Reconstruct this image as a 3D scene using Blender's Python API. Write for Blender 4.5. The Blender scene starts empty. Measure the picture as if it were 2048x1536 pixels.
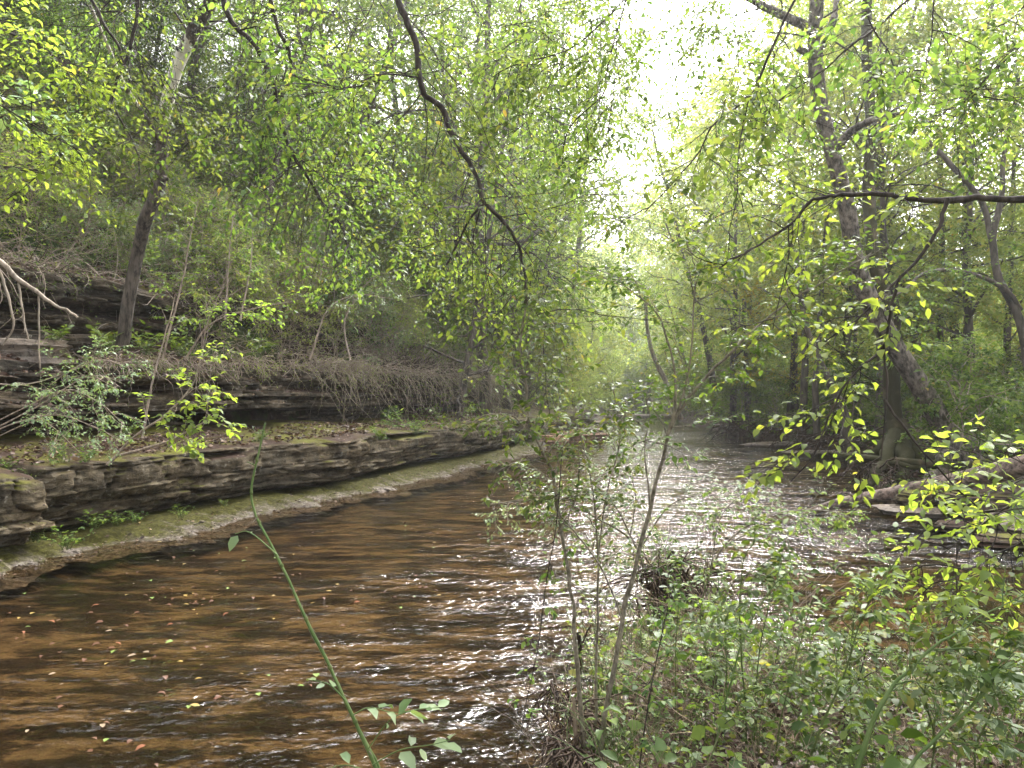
import bpy, math, random
import numpy as np
from mathutils import Vector

# ------------------------------------------------------------------ camera, sky, sun, exposure
S = bpy.context.scene
F = 1480.0                      # focal length in pixels of the 2048 px wide photograph
PITCH = math.atan((786 - 768) / F)
EYE = np.array([0.0, 0.0, 2.2])
cd = bpy.data.cameras.new("camera"); cam = bpy.data.objects.new("camera", cd); S.collection.objects.link(cam)
cam.location = EYE; cam.rotation_euler = (math.pi/2 + PITCH, 0, 0)
cd.sensor_width = 36; cd.lens = 36 * F / 2048; cd.clip_start = 0.05; cd.clip_end = 2000
S.camera = cam
S.render.resolution_x = 1024; S.render.resolution_y = 768

W = bpy.data.worlds.new("World"); S.world = W; W.use_nodes = True
nt = W.node_tree; bg = nt.nodes["Background"]
sky = nt.nodes.new("ShaderNodeTexSky"); sky.sky_type = 'NISHITA'; sky.sun_disc = False
SUN_EL, SUN_AZ = math.radians(46), math.radians(21)
sky.sun_elevation = SUN_EL; sky.sun_rotation = SUN_AZ
sky.air_density = 1.0; sky.dust_density = 8.0
hs = nt.nodes.new("ShaderNodeHueSaturation"); hs.inputs['Saturation'].default_value = 0.12
nt.links.new(sky.outputs[0], hs.inputs['Color']); nt.links.new(hs.outputs[0], bg.inputs[0])
bg.inputs[1].default_value = 0.15
ld = bpy.data.lights.new("sun", 'SUN'); lo = bpy.data.objects.new("sun", ld); S.collection.objects.link(lo)
ld.energy = 1.3; ld.angle = math.radians(14); ld.color = (1.0, 0.96, 0.88)
sdir = Vector((math.sin(SUN_AZ)*math.cos(SUN_EL), math.cos(SUN_AZ)*math.cos(SUN_EL), math.sin(SUN_EL)))
lo.rotation_euler = sdir.to_track_quat('Z', 'Y').to_euler()
S.view_settings.view_transform = 'Standard'; S.view_settings.look = 'None'
S.view_settings.gamma = 1.0; S.view_settings.exposure = 2.65
S.cycles.max_bounces = 6; S.cycles.diffuse_bounces = 3; S.cycles.glossy_bounces = 2
S.cycles.transmission_bounces = 3; S.cycles.transparent_max_bounces = 8; S.cycles.volume_bounces = 0
S.cycles.caustics_reflective = False; S.cycles.caustics_refractive = False
S.cycles.sample_clamp_indirect = 6

def at(px, py, Y):
    """the point at depth Y (metres along +Y) seen at this pixel of the 2048x1536 photograph"""
    x = (px - 1024) / F; y = -(py - 768) / F
    c, s = math.cos(PITCH), math.sin(PITCH)
    d = np.array([x, c - y*s, s + y*c])
    return EYE + d * (Y / d[1])

# ------------------------------------------------------------------ noise
def _h(ix, iy, iz, seed):
    n = (ix.astype(np.int64)*73856093) ^ (iy.astype(np.int64)*19349663) ^ (iz.astype(np.int64)*83492791) ^ (seed*2654435761 & 0xffffffff)
    n = (n ^ (n >> 13)) * 1274126177 & 0xffffffff
    n = (n ^ (n >> 16)) * 2246822519 & 0xffffffff
    n = n ^ (n >> 15)
    return (n & 0xffffff) / float(0xffffff)
def vn(x, y=0.0, z=0.0, seed=0):
    x, y, z = np.broadcast_arrays(np.asarray(x, float), np.asarray(y, float), np.asarray(z, float))
    fx, fy, fz = np.floor(x), np.floor(y), np.floor(z)
    u, v, w = x-fx, y-fy, z-fz
    u = u*u*(3-2*u); v = v*v*(3-2*v); w = w*w*(3-2*w)
    r = 0
    for a in (0, 1):
        for b in (0, 1):
            for c in (0, 1):
                r = r + _h(fx+a, fy+b, fz+c, seed) * (u if a else 1-u) * (v if b else 1-v) * (w if c else 1-w)
    return r*2 - 1
def fbm(x, y=0.0, z=0.0, seed=0, o=4):
    r = 0; a = 1; f = 1
    for i in range(o):
        r = r + a*vn(np.asarray(x)*f, np.asarray(y)*f, np.asarray(z)*f, seed+i*7); a *= .5; f *= 2.03
    return r

# ------------------------------------------------------------------ scene tree helpers
C = S.collection
def tag(o, label=None, cat=None, group=None, kind=None):
    if label: o['label'] = label
    if cat: o['category'] = cat
    if group: o['group'] = group
    if kind: o['kind'] = kind
    return o
def empty(name, loc, rz=0, label=None, cat=None, group=None):
    o = bpy.data.objects.new(name, None); C.objects.link(o)
    o.location = tuple(loc); o.rotation_euler = (0, 0, rz); o.empty_display_size = .2
    return tag(o, label, cat, group)
def mesh(name, V, faces, mat, smooth=True, uv=None):
    """V (n,3); faces a list of integer arrays (m,k)"""
    me = bpy.data.meshes.new(name)
    V = np.asarray(V, np.float32); me.vertices.add(len(V)); me.vertices.foreach_set('co', V.ravel())
    if not isinstance(faces, list): faces = [faces]
    faces = [np.asarray(f, np.int32) for f in faces if len(f)]
    li = np.concatenate([f.ravel() for f in faces]); tot = np.concatenate([np.full(len(f), f.shape[1], np.int32) for f in faces])
    st = np.concatenate([[0], np.cumsum(tot)[:-1]]).astype(np.int32)
    me.loops.add(len(li)); me.loops.foreach_set('vertex_index', li)
    me.polygons.add(len(tot)); me.polygons.foreach_set('loop_start', st); me.polygons.foreach_set('loop_total', tot)
    if smooth: me.polygons.foreach_set('use_smooth', np.ones(len(tot), bool))
    if uv is not None:
        l = me.uv_layers.new(name='UVMap'); l.data.foreach_set('uv', np.asarray(uv, np.float32)[li].ravel())
    me.update(calc_edges=True)
    if mat: me.materials.append(mat)
    return me
def link(name, me, parent=None, loc=None):
    o = bpy.data.objects.new(name, me); C.objects.link(o)
    if parent: o.parent = parent
    if loc is not None: o.location = tuple(loc)
    return o
def copy_tree(root, loc, rz=0, sc=1.0, label=None, group=None, tilt=(0, 0)):
    r = root.copy(); C.objects.link(r); r.location = tuple(loc); r.rotation_euler = (tilt[0], tilt[1], rz)
    r.scale = (sc, sc, sc) if not isinstance(sc, tuple) else sc
    for ch in [c for c in root.children]:
        c = ch.copy(); C.objects.link(c); c.parent = r
    if label: r['label'] = label
    if group: r['group'] = group
    return r

# ------------------------------------------------------------------ vectorised plant geometry
def nrm(a): return a / np.maximum(np.linalg.norm(a, axis=-1, keepdims=True), 1e-9)
def grow(P, D, L, M, droop, wander, rng):
    """N wandering polylines of M points"""
    N = len(P); P = P.copy(); D = nrm(D); out = [P.copy()]
    L = np.broadcast_to(np.asarray(L, float), (N,))[:, None]
    for m in range(1, M):
        D = nrm(D + rng.normal(0, wander, (N, 3)) + np.array([0, 0, -droop]))
        P = P + D*L/(M-1); out.append(P.copy())
    return np.stack(out, 1)
def sample(paths, i, t):
    M = paths.shape[1]; f = np.clip(t*(M-1), 0, M-1.001); k = f.astype(int); u = (f-k)[:, None]
    a, b = paths[i, k], paths[i, k+1]
    return a*(1-u)+b*u, nrm(b-a)
def kids(paths, per, t0, t1, spread, L, M, rng, droop=.03, wander=.12, flat=.5, up=0.0, taper=.5):
    """side shoots of every path; spread is the angle off the parent in radians"""
    N = len(paths)
    i = np.repeat(np.arange(N), per); t = t0 + (t1-t0)*(np.tile(np.arange(per), N)+rng.uniform(0, 1, N*per))/per
    p, d = sample(paths, i, t)
    r = rng.normal(0, 1, (len(i), 3)); r[:, 2] *= flat
    r = nrm(r - d*(r*d).sum(1, keepdims=True))
    D = d*math.cos(spread) + r*math.sin(spread) + np.array([0, 0, up])
    LL = np.asarray(L)*(1-taper*(t-t0)/(t1-t0+1e-6))*rng.uniform(.65, 1.25, len(i))
    return grow(p, D, LL, M, droop, wander, rng), t
def tubes(paths, r0, r1, k):
    """paths (N,M,3); radii r0 (N,) at the start to r1 (N,) at the end -> verts, quads"""
    N, M, _ = paths.shape
    T = np.empty_like(paths); T[:, 1:-1] = paths[:, 2:]-paths[:, :-2]; T[:, 0] = paths[:, 1]-paths[:, 0]; T[:, -1] = paths[:, -1]-paths[:, -2]
    T = nrm(T); ref = np.zeros_like(T); ref[..., 0] = .83; ref[..., 1] = .31; ref[..., 2] = .12
    A = nrm(np.cross(T, ref)); B = np.cross(T, A)
    a = np.arange(k)*2*math.pi/k
    if np.ndim(r0) == 2: R = r0[:, :, None, None]
    else:
        u = np.linspace(0, 1, M)
        R = (np.broadcast_to(r0, (N,))[:, None]*(1-u)+np.broadcast_to(r1, (N,))[:, None]*u)[:, :, None, None]
    V = paths[:, :, None]+R*(A[:, :, None]*np.cos(a)[:, None]+B[:, :, None]*np.sin(a)[:, None])
    idx = np.arange(N*M*k).reshape(N, M, k); nx = np.roll(idx, -1, 2)
    Fq = np.stack([idx[:, :-1], nx[:, :-1], nx[:, 1:], idx[:, 1:]], -1).reshape(-1, 4)
    return V.reshape(-1, 3), Fq
def join(parts):
    V, Fs, n = [], [], 0
    for v, f in parts: V.append(v); Fs.append(f+n); n += len(v)
    return np.concatenate(V), np.concatenate(Fs)
def leaf_geo(P, A, Nn, L, Wd, rng, fold=.18, simple=False):
    """P base, A axis, Nn normal: ovate blades folded along the midrib"""
    A = nrm(A); B = nrm(np.cross(Nn, A)); Nn = np.cross(A, B)
    L = np.broadcast_to(L, (len(P),))[:, None]; Wd = np.broadcast_to(Wd, (len(P),))[:, None]*rng.uniform(.8, 1.15, (len(P), 1)); fold = fold*rng.uniform(-.4, 2.2, (len(P), 1)); curl = rng.uniform(-.08, .34, (len(P), 1))
    n = len(P)
    if simple:
        V = np.stack([P, P+A*L*.45+B*Wd*.5+Nn*Wd*fold, P+A*L-Nn*L*curl, P+A*L*.45-B*Wd*.5+Nn*Wd*fold], 1).reshape(-1, 3)
        i = np.arange(n)[:, None]*4
        return V, np.concatenate([i+np.array([[0, 1, 2]]), i+np.array([[0, 2, 3]])])
    V = np.stack([P, P+A*L*.28+B*Wd*.46+Nn*Wd*fold, P+A*L*.66+B*Wd*.40+Nn*Wd*(fold-.05), P+A*L-Nn*L*curl,
                  P+A*L*.66-B*Wd*.40+Nn*Wd*(fold-.05), P+A*L*.28-B*Wd*.46+Nn*Wd*fold, P+A*L*.5], 1).reshape(-1, 3)
    i = np.arange(n)[:, None]*7
    q = np.array([[0, 1, 2, 6], [6, 2, 3, 4], [0, 6, 4, 5]])
    return V, np.concatenate([i+q[j][None] for j in range(3)])
def leaves(paths, n, size, rng, t0=.1, tilt=.35, aspect=.52, droop=.25, spread=1.0, simple=False, jit=.0):
    """alternate leaves along every twig, blades roughly level"""
    N = len(paths); i = np.repeat(np.arange(N), n); t = np.tile(t0+(1-t0)*(np.arange(n)+.5)/n, N)+rng.uniform(-.03, .03, N*n)
    p, d = sample(paths, i, np.clip(t, 0, 1))
    side = np.tile(np.where(np.arange(n) % 2 == 0, 1., -1.), N)[:, None]
    upv = np.zeros_like(d); upv[:, 2] = 1
    upv = nrm(upv + rng.normal(0, .12, upv.shape)); s = nrm(np.cross(d, upv))
    A = d*.55+s*side*spread*.8+np.array([0, 0, -droop])+rng.normal(0, .22, d.shape)
    Nn = nrm(upv+rng.normal(0, tilt, d.shape))
    L = size*rng.uniform(.42, 1.3, len(p)); p = p+rng.normal(0, 1, p.shape)*jit
    p = p + A*0.01
    return leaf_geo(p, A, Nn, L, L*aspect, rng, simple=simple)

# ------------------------------------------------------------------ materials
def newmat(name):
    m = bpy.data.materials.new(name); m.use_nodes = True; t = m.node_tree
    b = t.nodes['Principled BSDF']; return m, t, b
def ramp(t, stops, fac, interp='LINEAR'):
    r = t.nodes.new('ShaderNodeValToRGB'); r.color_ramp.interpolation = interp
    e = r.color_ramp.elements
    while len(e) < len(stops): e.new(.5)
    for k, (p, c) in enumerate(stops):
        e[k].position = p; e[k].color = (*c, 1) if len(c) == 3 else c
    t.links.new(fac, r.inputs[0]); return r
def noise(t, scale, vec=None, detail=4, rough=.55, w=None):
    n = t.nodes.new('ShaderNodeTexNoise'); n.inputs['Scale'].default_value = scale; n.inputs['Detail'].default_value = detail
    n.inputs['Roughness'].default_value = rough
    if vec is not None: t.links.new(vec, n.inputs['Vector'])
    return n
def mapping(t, out, scale=(1, 1, 1), rot=(0, 0, 0)):
    m = t.nodes.new('ShaderNodeMapping'); m.inputs['Scale'].default_value = scale; m.inputs['Rotation'].default_value = rot
    t.links.new(out, m.inputs[0]); return m.outputs[0]
def mixc(t, fac, a, b, mode='MIX'):
    m = t.nodes.new('ShaderNodeMix'); m.data_type = 'RGBA'; m.blend_type = mode
    for sock, v in ((m.inputs[0], fac), (m.inputs[6], a), (m.inputs[7], b)):
        if hasattr(v, 'links') or hasattr(v, 'is_linked'): t.links.new(v, sock)
        elif isinstance(v, (int, float)): sock.default_value = v
        else: sock.default_value = (*v, 1)
    return m.outputs[2]
def math_(t, op, a, b=None):
    m = t.nodes.new('ShaderNodeMath'); m.operation = op
    for sock, v in ((m.inputs[0], a), (m.inputs[1], b)):
        if v is None: continue
        if isinstance(v, (int, float)): sock.default_value = v
        else: t.links.new(v, sock)
    return m.outputs[0]
def bump(t, h, b, dist=.01, st=1.0):
    n = t.nodes.new('ShaderNodeBump'); n.inputs['Distance'].default_value = dist; n.inputs['Strength'].default_value = st
    t.links.new(h, n.inputs['Height']); t.links.new(n.outputs[0], b.inputs['Normal']); return n

def leaf_mat(name, stops, trans=.5, gloss=.28, rough=.5, tint=(1.34, 1.27, .6)):
    m, t, b = newmat(name); stops = [(p_, tuple(.8*x_ for x_ in c_)) for p_, c_ in stops]
    g = t.nodes.new('ShaderNodeNewGeometry'); oi = t.nodes.new('ShaderNodeObjectInfo')
    c = ramp(t, stops, g.outputs['Random Per Island']).outputs[0]
    h = t.nodes.new('ShaderNodeHueSaturation'); t.links.new(c, h.inputs['Color'])
    t.links.new(math_(t, 'ADD', math_(t, 'MULTIPLY', oi.outputs['Random'], .03), .485), h.inputs['Hue'])
    t.links.new(math_(t, 'ADD', math_(t, 'MULTIPLY', oi.outputs['Random'], .3), .85), h.inputs['Value'])
    c = h.outputs[0]
    t.links.new(c, b.inputs['Base Color']); b.inputs['Roughness'].default_value = rough
    b.inputs['Specular IOR Level'].default_value = gloss
    tr = t.nodes.new('ShaderNodeBsdfTranslucent'); t.links.new(mixc(t, 1.0, c, tint, 'MULTIPLY'), tr.inputs[0])
    mx = t.nodes.new('ShaderNodeMixShader'); mx.inputs[0].default_value = trans
    t.links.new(b.outputs[0], mx.inputs[1]); t.links.new(tr.outputs[0], mx.inputs[2])
    t.links.new(mx.outputs[0], t.nodes['Material Output'].inputs[0])
    return m
YEL = (.42, .34, .05)
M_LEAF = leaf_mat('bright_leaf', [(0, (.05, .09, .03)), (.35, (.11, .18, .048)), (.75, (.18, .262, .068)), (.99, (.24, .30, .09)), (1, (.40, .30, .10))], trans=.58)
M_LIME = leaf_mat('lime_leaf', [(0, (.17, .26, .06)), (.5, (.26, .37, .08)), (.985, (.34, .43, .11)), (1, (.48, .42, .10))], trans=.66)
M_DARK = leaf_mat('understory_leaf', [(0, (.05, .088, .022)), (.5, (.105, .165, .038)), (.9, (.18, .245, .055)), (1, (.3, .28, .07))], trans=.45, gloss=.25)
M_PALE = leaf_mat('pale_shrub_leaf', [(0, (.12, .20, .09)), (.5, (.19, .29, .13)), (1, (.28, .38, .17))], trans=.35, gloss=.5)
M_CEDAR = leaf_mat('cedar_foliage', [(0, (.06, .09, .05)), (.5, (.10, .14, .085)), (1, (.15, .19, .12))], trans=.3, gloss=.2)
M_FAR = leaf_mat('light_painted_leaf', [(0, (.15, .22, .075)), (.5, (.27, .36, .12)), (.95, (.38, .44, .15)), (1, (.48, .42, .14))], trans=.58, gloss=.2)  # hazy brightness of the far woods painted in as a paler leaf colour
M_GOLD = leaf_mat('yellowing_leaf', [(0, (.18, .24, .05)), (.5, (.32, .34, .06)), (1, (.5, .36, .07))], trans=.55, gloss=.2)
M_DEAD = leaf_mat('dead_leaf', [(0, (.035, .02, .014)), (.4, (.085, .05, .034)), (.8, (.16, .10, .07)), (.95, (.32, .22, .15)), (1, (.45, .33, .12))], trans=.15, gloss=.3, tint=(1, .9, .8))

def bark_mat(name, a, b_, scale=9, stretch=(1, 1, .22), bd=.02, moss=0, lichen=None, rough=.9):
    m, t, b = newmat(name); a = tuple(.75*x_ for x_ in a); b_ = tuple(.75*x_ for x_ in b_)
    tc = t.nodes.new('ShaderNodeTexCoord').outputs['Object']; v = mapping(t, tc, stretch)
    n1 = noise(t, scale, v, 8, .7); n2 = noise(t, scale*.17, tc, 3)
    c = ramp(t, [(.38, a), (.60, b_)], n1.outputs[0]).outputs[0]
    c = mixc(t, ramp(t, [(.35, (0, 0, 0)), (.7, (1, 1, 1))], n2.outputs[0]).outputs[0], c, mixc(t, 1.0, c, (1.5, 1.45, 1.4), 'MULTIPLY'))
    if moss:
        n3 = noise(t, 2.2, tc, 5, .6)
        c = mixc(t, ramp(t, [(.62-moss*.3, (0, 0, 0)), (.72-moss*.25, (1, 1, 1))], n3.outputs[0]).outputs[0], c, (.032, .031, .011))
    if lichen:
        z0, z1 = lichen
        sx = t.nodes.new('ShaderNodeSeparateXYZ'); t.links.new(tc, sx.inputs[0])
        n4 = noise(t, 7, mapping(t, tc, (1, 1, .5)), 6, .7)
        band = math_(t, 'SUBTRACT', 1.0, math_(t, 'ABSOLUTE', math_(t, 'DIVIDE', math_(t, 'SUBTRACT', sx.outputs[2], (z0+z1)/2), (z1-z0)/2)))
        f = math_(t, 'ADD', math_(t, 'MULTIPLY', band, .45), math_(t, 'MULTIPLY', n4.outputs[0], .9))
        c = mixc(t, ramp(t, [(.74, (0, 0, 0)), (.77, (1, 1, 1))], f).outputs[0], c, (.62, .60, .50))
    t.links.new(c, b.inputs['Base Color']); b.inputs['Roughness'].default_value = rough; b.inputs['Specular IOR Level'].default_value = .25
    bump(t, n1.outputs[0], b, bd); return m
B_DARK = bark_mat('dark_wet_bark', (.018, .014, .012), (.06, .048, .04), 30, bd=.006)
B_GREY = bark_mat('grey_bark', (.04, .034, .028), (.14, .12, .10), 12)
B_SYC = bark_mat('flaky_bark', (.035, .030, .024), (.25, .215, .18), 12, (1, 1, .5), .08, moss=.25)
B_MOSS = bark_mat('mossy_bark', (.05, .04, .025), (.13, .10, .06), 8, moss=1.0, bd=.03)
B_LICH = bark_mat('lichen_bark', (.025, .021, .017), (.12, .10, .082), 18, bd=.03, lichen=(6.0, 8.6))
B_PALE = bark_mat('pale_bark', (.16, .13, .10), (.38, .32, .26), 14)
B_TWIG = bark_mat('twig_bark', (.16, .125, .10), (.40, .33, .27), 30, bd=.003)
B_BROWN = bark_mat('brown_root', (.018, .012, .009), (.085, .058, .042), 20, bd=.006)
B_DEADW = bark_mat('weathered_wood', (.05, .038, .03), (.27, .205, .175), 14, (.25, 1, 1), .02)
B_FAR = bark_mat('forest_bark', (.045, .04, .032), (.13, .11, .09), 8)
def plain(name, col, rough=.6, col2=None, scale=20):
    m, t, b = newmat(name); col2 = tuple(.75*x for x in (col2 or tuple(x*1.4 for x in col))); col = tuple(.75*x for x in col)
    n = noise(t, scale, t.nodes.new('ShaderNodeTexCoord').outputs['Object'])
    t.links.new(ramp(t, [(.3, col), (.7, col2 or tuple(x*1.4 for x in col))], n.outputs[0]).outputs[0], b.inputs['Base Color'])
    b.inputs['Roughness'].default_value = rough; b.inputs['Specular IOR Level'].default_value = .15; return m
M_CANE = plain('green_cane', (.07, .125, .035), .5, (.17, .23, .085), 9)
M_STEM = plain('green_stem', (.07, .10, .03), .6, (.14, .17, .06))
M_STRAW = plain('dry_straw', (.18, .13, .09), .8, (.36, .28, .20))
M_SAP = bark_mat('sapling_bark', (.09, .08, .055), (.24, .21, .16), 40, (1, 1, .6), .002)

def rock_mat(name, a, b_, c_, moss=.5, wet=.55, mosscol=(.07, .068, .012), band=8):
    m, t, b = newmat(name); a, b_, c_ = (tuple(.85*x_ for x_ in q_) for q_ in (a, b_, c_))
    g = t.nodes.new('ShaderNodeNewGeometry'); P = g.outputs['Position']
    n1 = noise(t, 1.3, P, 8, .65); nb = noise(t, 1.0, mapping(t, P, (2.2, 2.2, band)), 8, .7); n2 = noise(t, 9, P, 8, .7)
    c = ramp(t, [(.32, a), (.5, b_), (.68, c_)], nb.outputs[0]).outputs[0]
    c = mixc(t, ramp(t, [(.35, (0, 0, 0)), (.7, (1, 1, 1))], n1.outputs[0]).outputs[0], c, mixc(t, 1.0, c, (1.25, 1.1, .9), 'MULTIPLY'))
    ta = t.nodes.new('ShaderNodeAttribute'); ta.attribute_name = 'tone'
    c = mixc(t, 1.0, c, ramp(t, [(0, (.62, .62, .62)), (.5, (1, .98, .95)), (1, (1.5, 1.42, 1.3))], ta.outputs['Fac']).outputs[0], 'MULTIPLY')
    c = mixc(t, ramp(t, [(.36, (.75, .75, .75)), (.5, (0, 0, 0))], n2.outputs[0]).outputs[0], c, (.02, .017, .012))
    c = mixc(t, ramp(t, [(.60, (0, 0, 0)), (.70, (.8, .8, .8))], n2.outputs[0]).outputs[0], c, (.30, .28, .24))
    sx = t.nodes.new('ShaderNodeSeparateXYZ'); t.links.new(g.outputs['Normal'], sx.inputs[0])
    if moss: c = mixc(t, ramp(t, [(.72, (0, 0, 0)), (.88, (1, 1, 1))], sx.outputs[2]).outputs[0], c, mixc(t, n2.outputs[0], (.022, .014, .010), (.075, .046, .033)))
    n3 = noise(t, .9, P, 6, .7)
    mf = math_(t, 'ADD', math_(t, 'MULTIPLY', sx.outputs[2], .22), n3.outputs[0])
    c = mixc(t, ramp(t, [(.86-moss*.35, (0, 0, 0)), (.98-moss*.3, (1, 1, 1))], mf).outputs[0], c, mixc(t, n2.outputs[0], mosscol, tuple(x*1.7 for x in mosscol)))
    t.links.new(c, b.inputs['Base Color']); b.inputs['Roughness'].default_value = .85; b.inputs['Specular IOR Level'].default_value = .12
    bump(t, math_(t, 'ADD', nb.outputs[0], math_(t, 'MULTIPLY', n2.outputs[0], .6)), b, .05); return m
M_ROCK = rock_mat('bedded_limestone', (.036, .031, .023), (.105, .09, .066), (.20, .175, .135), moss=.58)
M_ROCK2 = rock_mat('grey_bedded_limestone', (.026, .023, .018), (.085, .074, .06), (.21, .19, .16), moss=.3)
M_SLAB = rock_mat('pale_flat_rock', (.20, .165, .14), (.32, .28, .245), (.45, .40, .36), moss=0)
M_RED = rock_mat('reddish_rock', (.22, .12, .075), (.38, .23, .16), (.5, .34, .27), moss=0)

# ------------------------------------------------------------------ the lie of the land
def cat(pts, n=7):
    P = [np.array(p, float) for p in pts]; P = [2*P[0]-P[1]]+P+[2*P[-1]-P[-2]]; out = []
    for i in range(1, len(P)-2):
        for k in range(n):
            t = k/n; a, b, c, d = P[i-1:i+3]
            out.append(.5*((2*b)+(-a+c)*t+(2*a-5*b+4*c-d)*t*t+(-a+3*b-3*c+d)*t**3))
    out.append(P[-2]); return np.array(out)
LEFT = cat([(-16, -8), (-11.5, -1), (-8.3, 4.5), (-6.05, 8.8), (-5.2, 11.2), (-4.1, 14.0), (-2.95, 16.2), (-1.65, 20.2), (.25, 25.2), (2.6, 34.5), (6.2, 51), (11.4, 88), (15.5, 120), (24, 145), (50, 175), (110, 200)])
RIGHT = cat([(30, -8), (14, 1), (9.2, 7.5), (7.6, 11.0), (7.4, 12.8), (7.9, 16.5), (11.0, 22), (12.2, 27), (11.6, 32), (11.7, 41), (13.4, 60), (19, 92), (23, 118), (32, 138), (58, 160), (115, 182)])
def sdist(x, y, line):
    """distance to the line, positive on its left side; and arc length of the foot"""
    x = np.asarray(x, float); y = np.asarray(y, float)
    seg = line[1:]-line[:-1]; ln = np.hypot(*seg.T); acc = np.concatenate([[0], np.cumsum(ln)])
    best = np.full(x.shape, 1e18); sg = np.zeros(x.shape); ss = np.zeros(x.shape)
    for k in range(len(seg)):
        dx, dy = x-line[k, 0], y-line[k, 1]
        u = np.clip((dx*seg[k, 0]+dy*seg[k, 1])/ln[k]**2, 0, 1)
        ex, ey = dx-u*seg[k, 0], dy-u*seg[k, 1]; d2 = ex*ex+ey*ey
        cr = seg[k, 0]*dy-seg[k, 1]*dx; m = d2 < best
        best = np.where(m, d2, best); sg = np.where(m, np.sign(cr), sg); ss = np.where(m, acc[k]+u*ln[k], ss)
    return np.sqrt(best)*sg, ss
NEAR = cat([(-30, -6), (-9, .3), (-4, 1.3), (-1.2, 2.0), (-.1, 2.75), (.22, 3.5), (.30, 4.3), (.45, 5.2), (.95, 6.0), (1.35, 7.0), (1.75, 7.3), (2.0, 6.3), (2.3, 5.4), (3.4, 4.9), (6, 4.2), (10, 3.0), (24, -2)], 8)
def pw(d, pts): return np.interp(d, [p[0] for p in pts], [p[1] for p in pts])
def height(x, y):
    dl, sl = sdist(x, y, LEFT); dr, _ = sdist(x, y, RIGHT); dr = -dr; dn, _ = sdist(x, y, NEAR); dn = -dn
    n1 = fbm(np.asarray(x)*.35, np.asarray(y)*.35, seed=3); n2 = fbm(np.asarray(x)*2.2, np.asarray(y)*2.2, seed=9)
    z = -.26+.05*n1+.012*n2
    far = np.clip((np.asarray(y)-48)/20, 0, 1)
    hl = pw(dl, [(0, -.20), (.15, -.16), (1.0, -.10), (2.3, .06), (4.6, .9), (5.0, 2.75), (6.3, 3.0), (6.7, 4.3), (8, 5.4), (13, 11), (22, 18), (34, 23), (70, 28)])
    hl2 = pw(dl, [(0, -.20), (.15, -.16), (1.0, -.10), (2.3, .06), (4.25, .9), (4.32, 2.85), (5.2, 3.9), (8, 6.4), (13, 11.5), (22, 18.5), (34, 23), (70, 28)])
    wn = np.clip((np.asarray(y)-15.5)/4, 0, 1); hl = hl*(1-wn)+hl2*wn
    hlf = pw(dl, [(0, -.1), (.8, .5), (4, 1.6), (12, 7), (24, 14), (40, 18), (80, 24)])
    hl = hl*(1-far)+hlf*far
    z = np.where(dl > 0, np.maximum(z, hl+np.clip(dl-4.4, 0, 3)/3*(.40*n1+.12*n2)), z)
    hr = pw(dr, [(0, -.05), (.4, .22), (.9, .55), (3, .85), (10, 1.1), (40, 1.6), (90, 8), (160, 22)])
    z = np.where(dr > 0, np.maximum(z, hr+np.clip(dr, 0, 1)*(.14*n1+.05*n2)), z)
    hn = pw(dn, [(0, -.1), (.1, .05), (.3, .22), (.9, .42), (3, .55), (20, .9)])
    z = np.where(dn > 0, np.maximum(z, hn+np.clip(dn, 0, .5)*.12*n2), z)
    return z
def H(x, y): return float(height(np.array([x]), np.array([y]))[0])
def hit(px, py, y0=3.0, y1=160.0):
    Y = np.geomspace(y0, y1, 900); p = at(px, py, 1.0)-EYE
    pts = EYE+p[None]*Y[:, None]; h = height(pts[:, 0], pts[:, 1]); b = np.nonzero(pts[:, 2] < h)[0]
    k = b[0] if len(b) else len(Y)-1
    return pts[k]

# ---------------- ground sheet (bed, banks, hills)
def axis(lo, hi, c0, c1, fine, coarse):
    mid = np.arange(c0, c1, fine); a = [mid[-1]]; s = fine
    while a[-1] < hi: s = min(s*1.07, coarse); a.append(a[-1]+s)
    b = [mid[0]]; s = fine
    while b[-1] > lo: s = min(s*1.07, coarse); b.append(b[-1]-s)
    return np.concatenate([np.array(b[1:])[::-1], mid, np.array(a[1:])])
gx = axis(-700, 700, -9, 13, .11, 30); gy = axis(-60, 900, 1.5, 26, .13, 30)
GX, GY = np.meshgrid(gx, gy); GZ = height(GX.ravel(), GY.ravel())
far_r = np.clip((np.hypot(GX.ravel(), GY.ravel())-160)/200, 0, 1)
GZ = GZ*(1-far_r)+far_r*np.maximum(GZ, 16)
ny, nx_ = GX.shape; idx = np.arange(ny*nx_).reshape(ny, nx_)
GF = np.stack([idx[:-1, :-1], idx[:-1, 1:], idx[1:, 1:], idx[1:, :-1]], -1).reshape(-1, 4)
m, t, b = newmat('earth_and_bed')
g = t.nodes.new('ShaderNodeNewGeometry'); P = g.outputs['Position']
sx = t.nodes.new('ShaderNodeSeparateXYZ'); t.links.new(P, sx.inputs[0])
pr = mapping(t, P, (1.2, 3.4, 1), (0, 0, math.radians(-28)))
na = noise(t, 1.1, pr, 8, .68); nb = noise(t, 4, P, 8, .7); nc = noise(t, .4, P, 5, .6); nd = noise(t, 28, P, 5, .7)
bed = ramp(t, [(.44, (.014, .010, .007)), (.50, (.035, .023, .013)), (.53, (.135, .096, .054)), (.8, (.24, .175, .105))], na.outputs[0]).outputs[0]
bed = mixc(t, ramp(t, [(.45, (0, 0, 0)), (.65, (.6, .6, .6))], nb.outputs[0]).outputs[0], bed, (.045, .028, .014))
soil = ramp(t, [(.3, (.022, .015, .010)), (.55, (.055, .037, .026)), (.75, (.11, .078, .056))], nb.outputs[0]).outputs[0]
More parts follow.
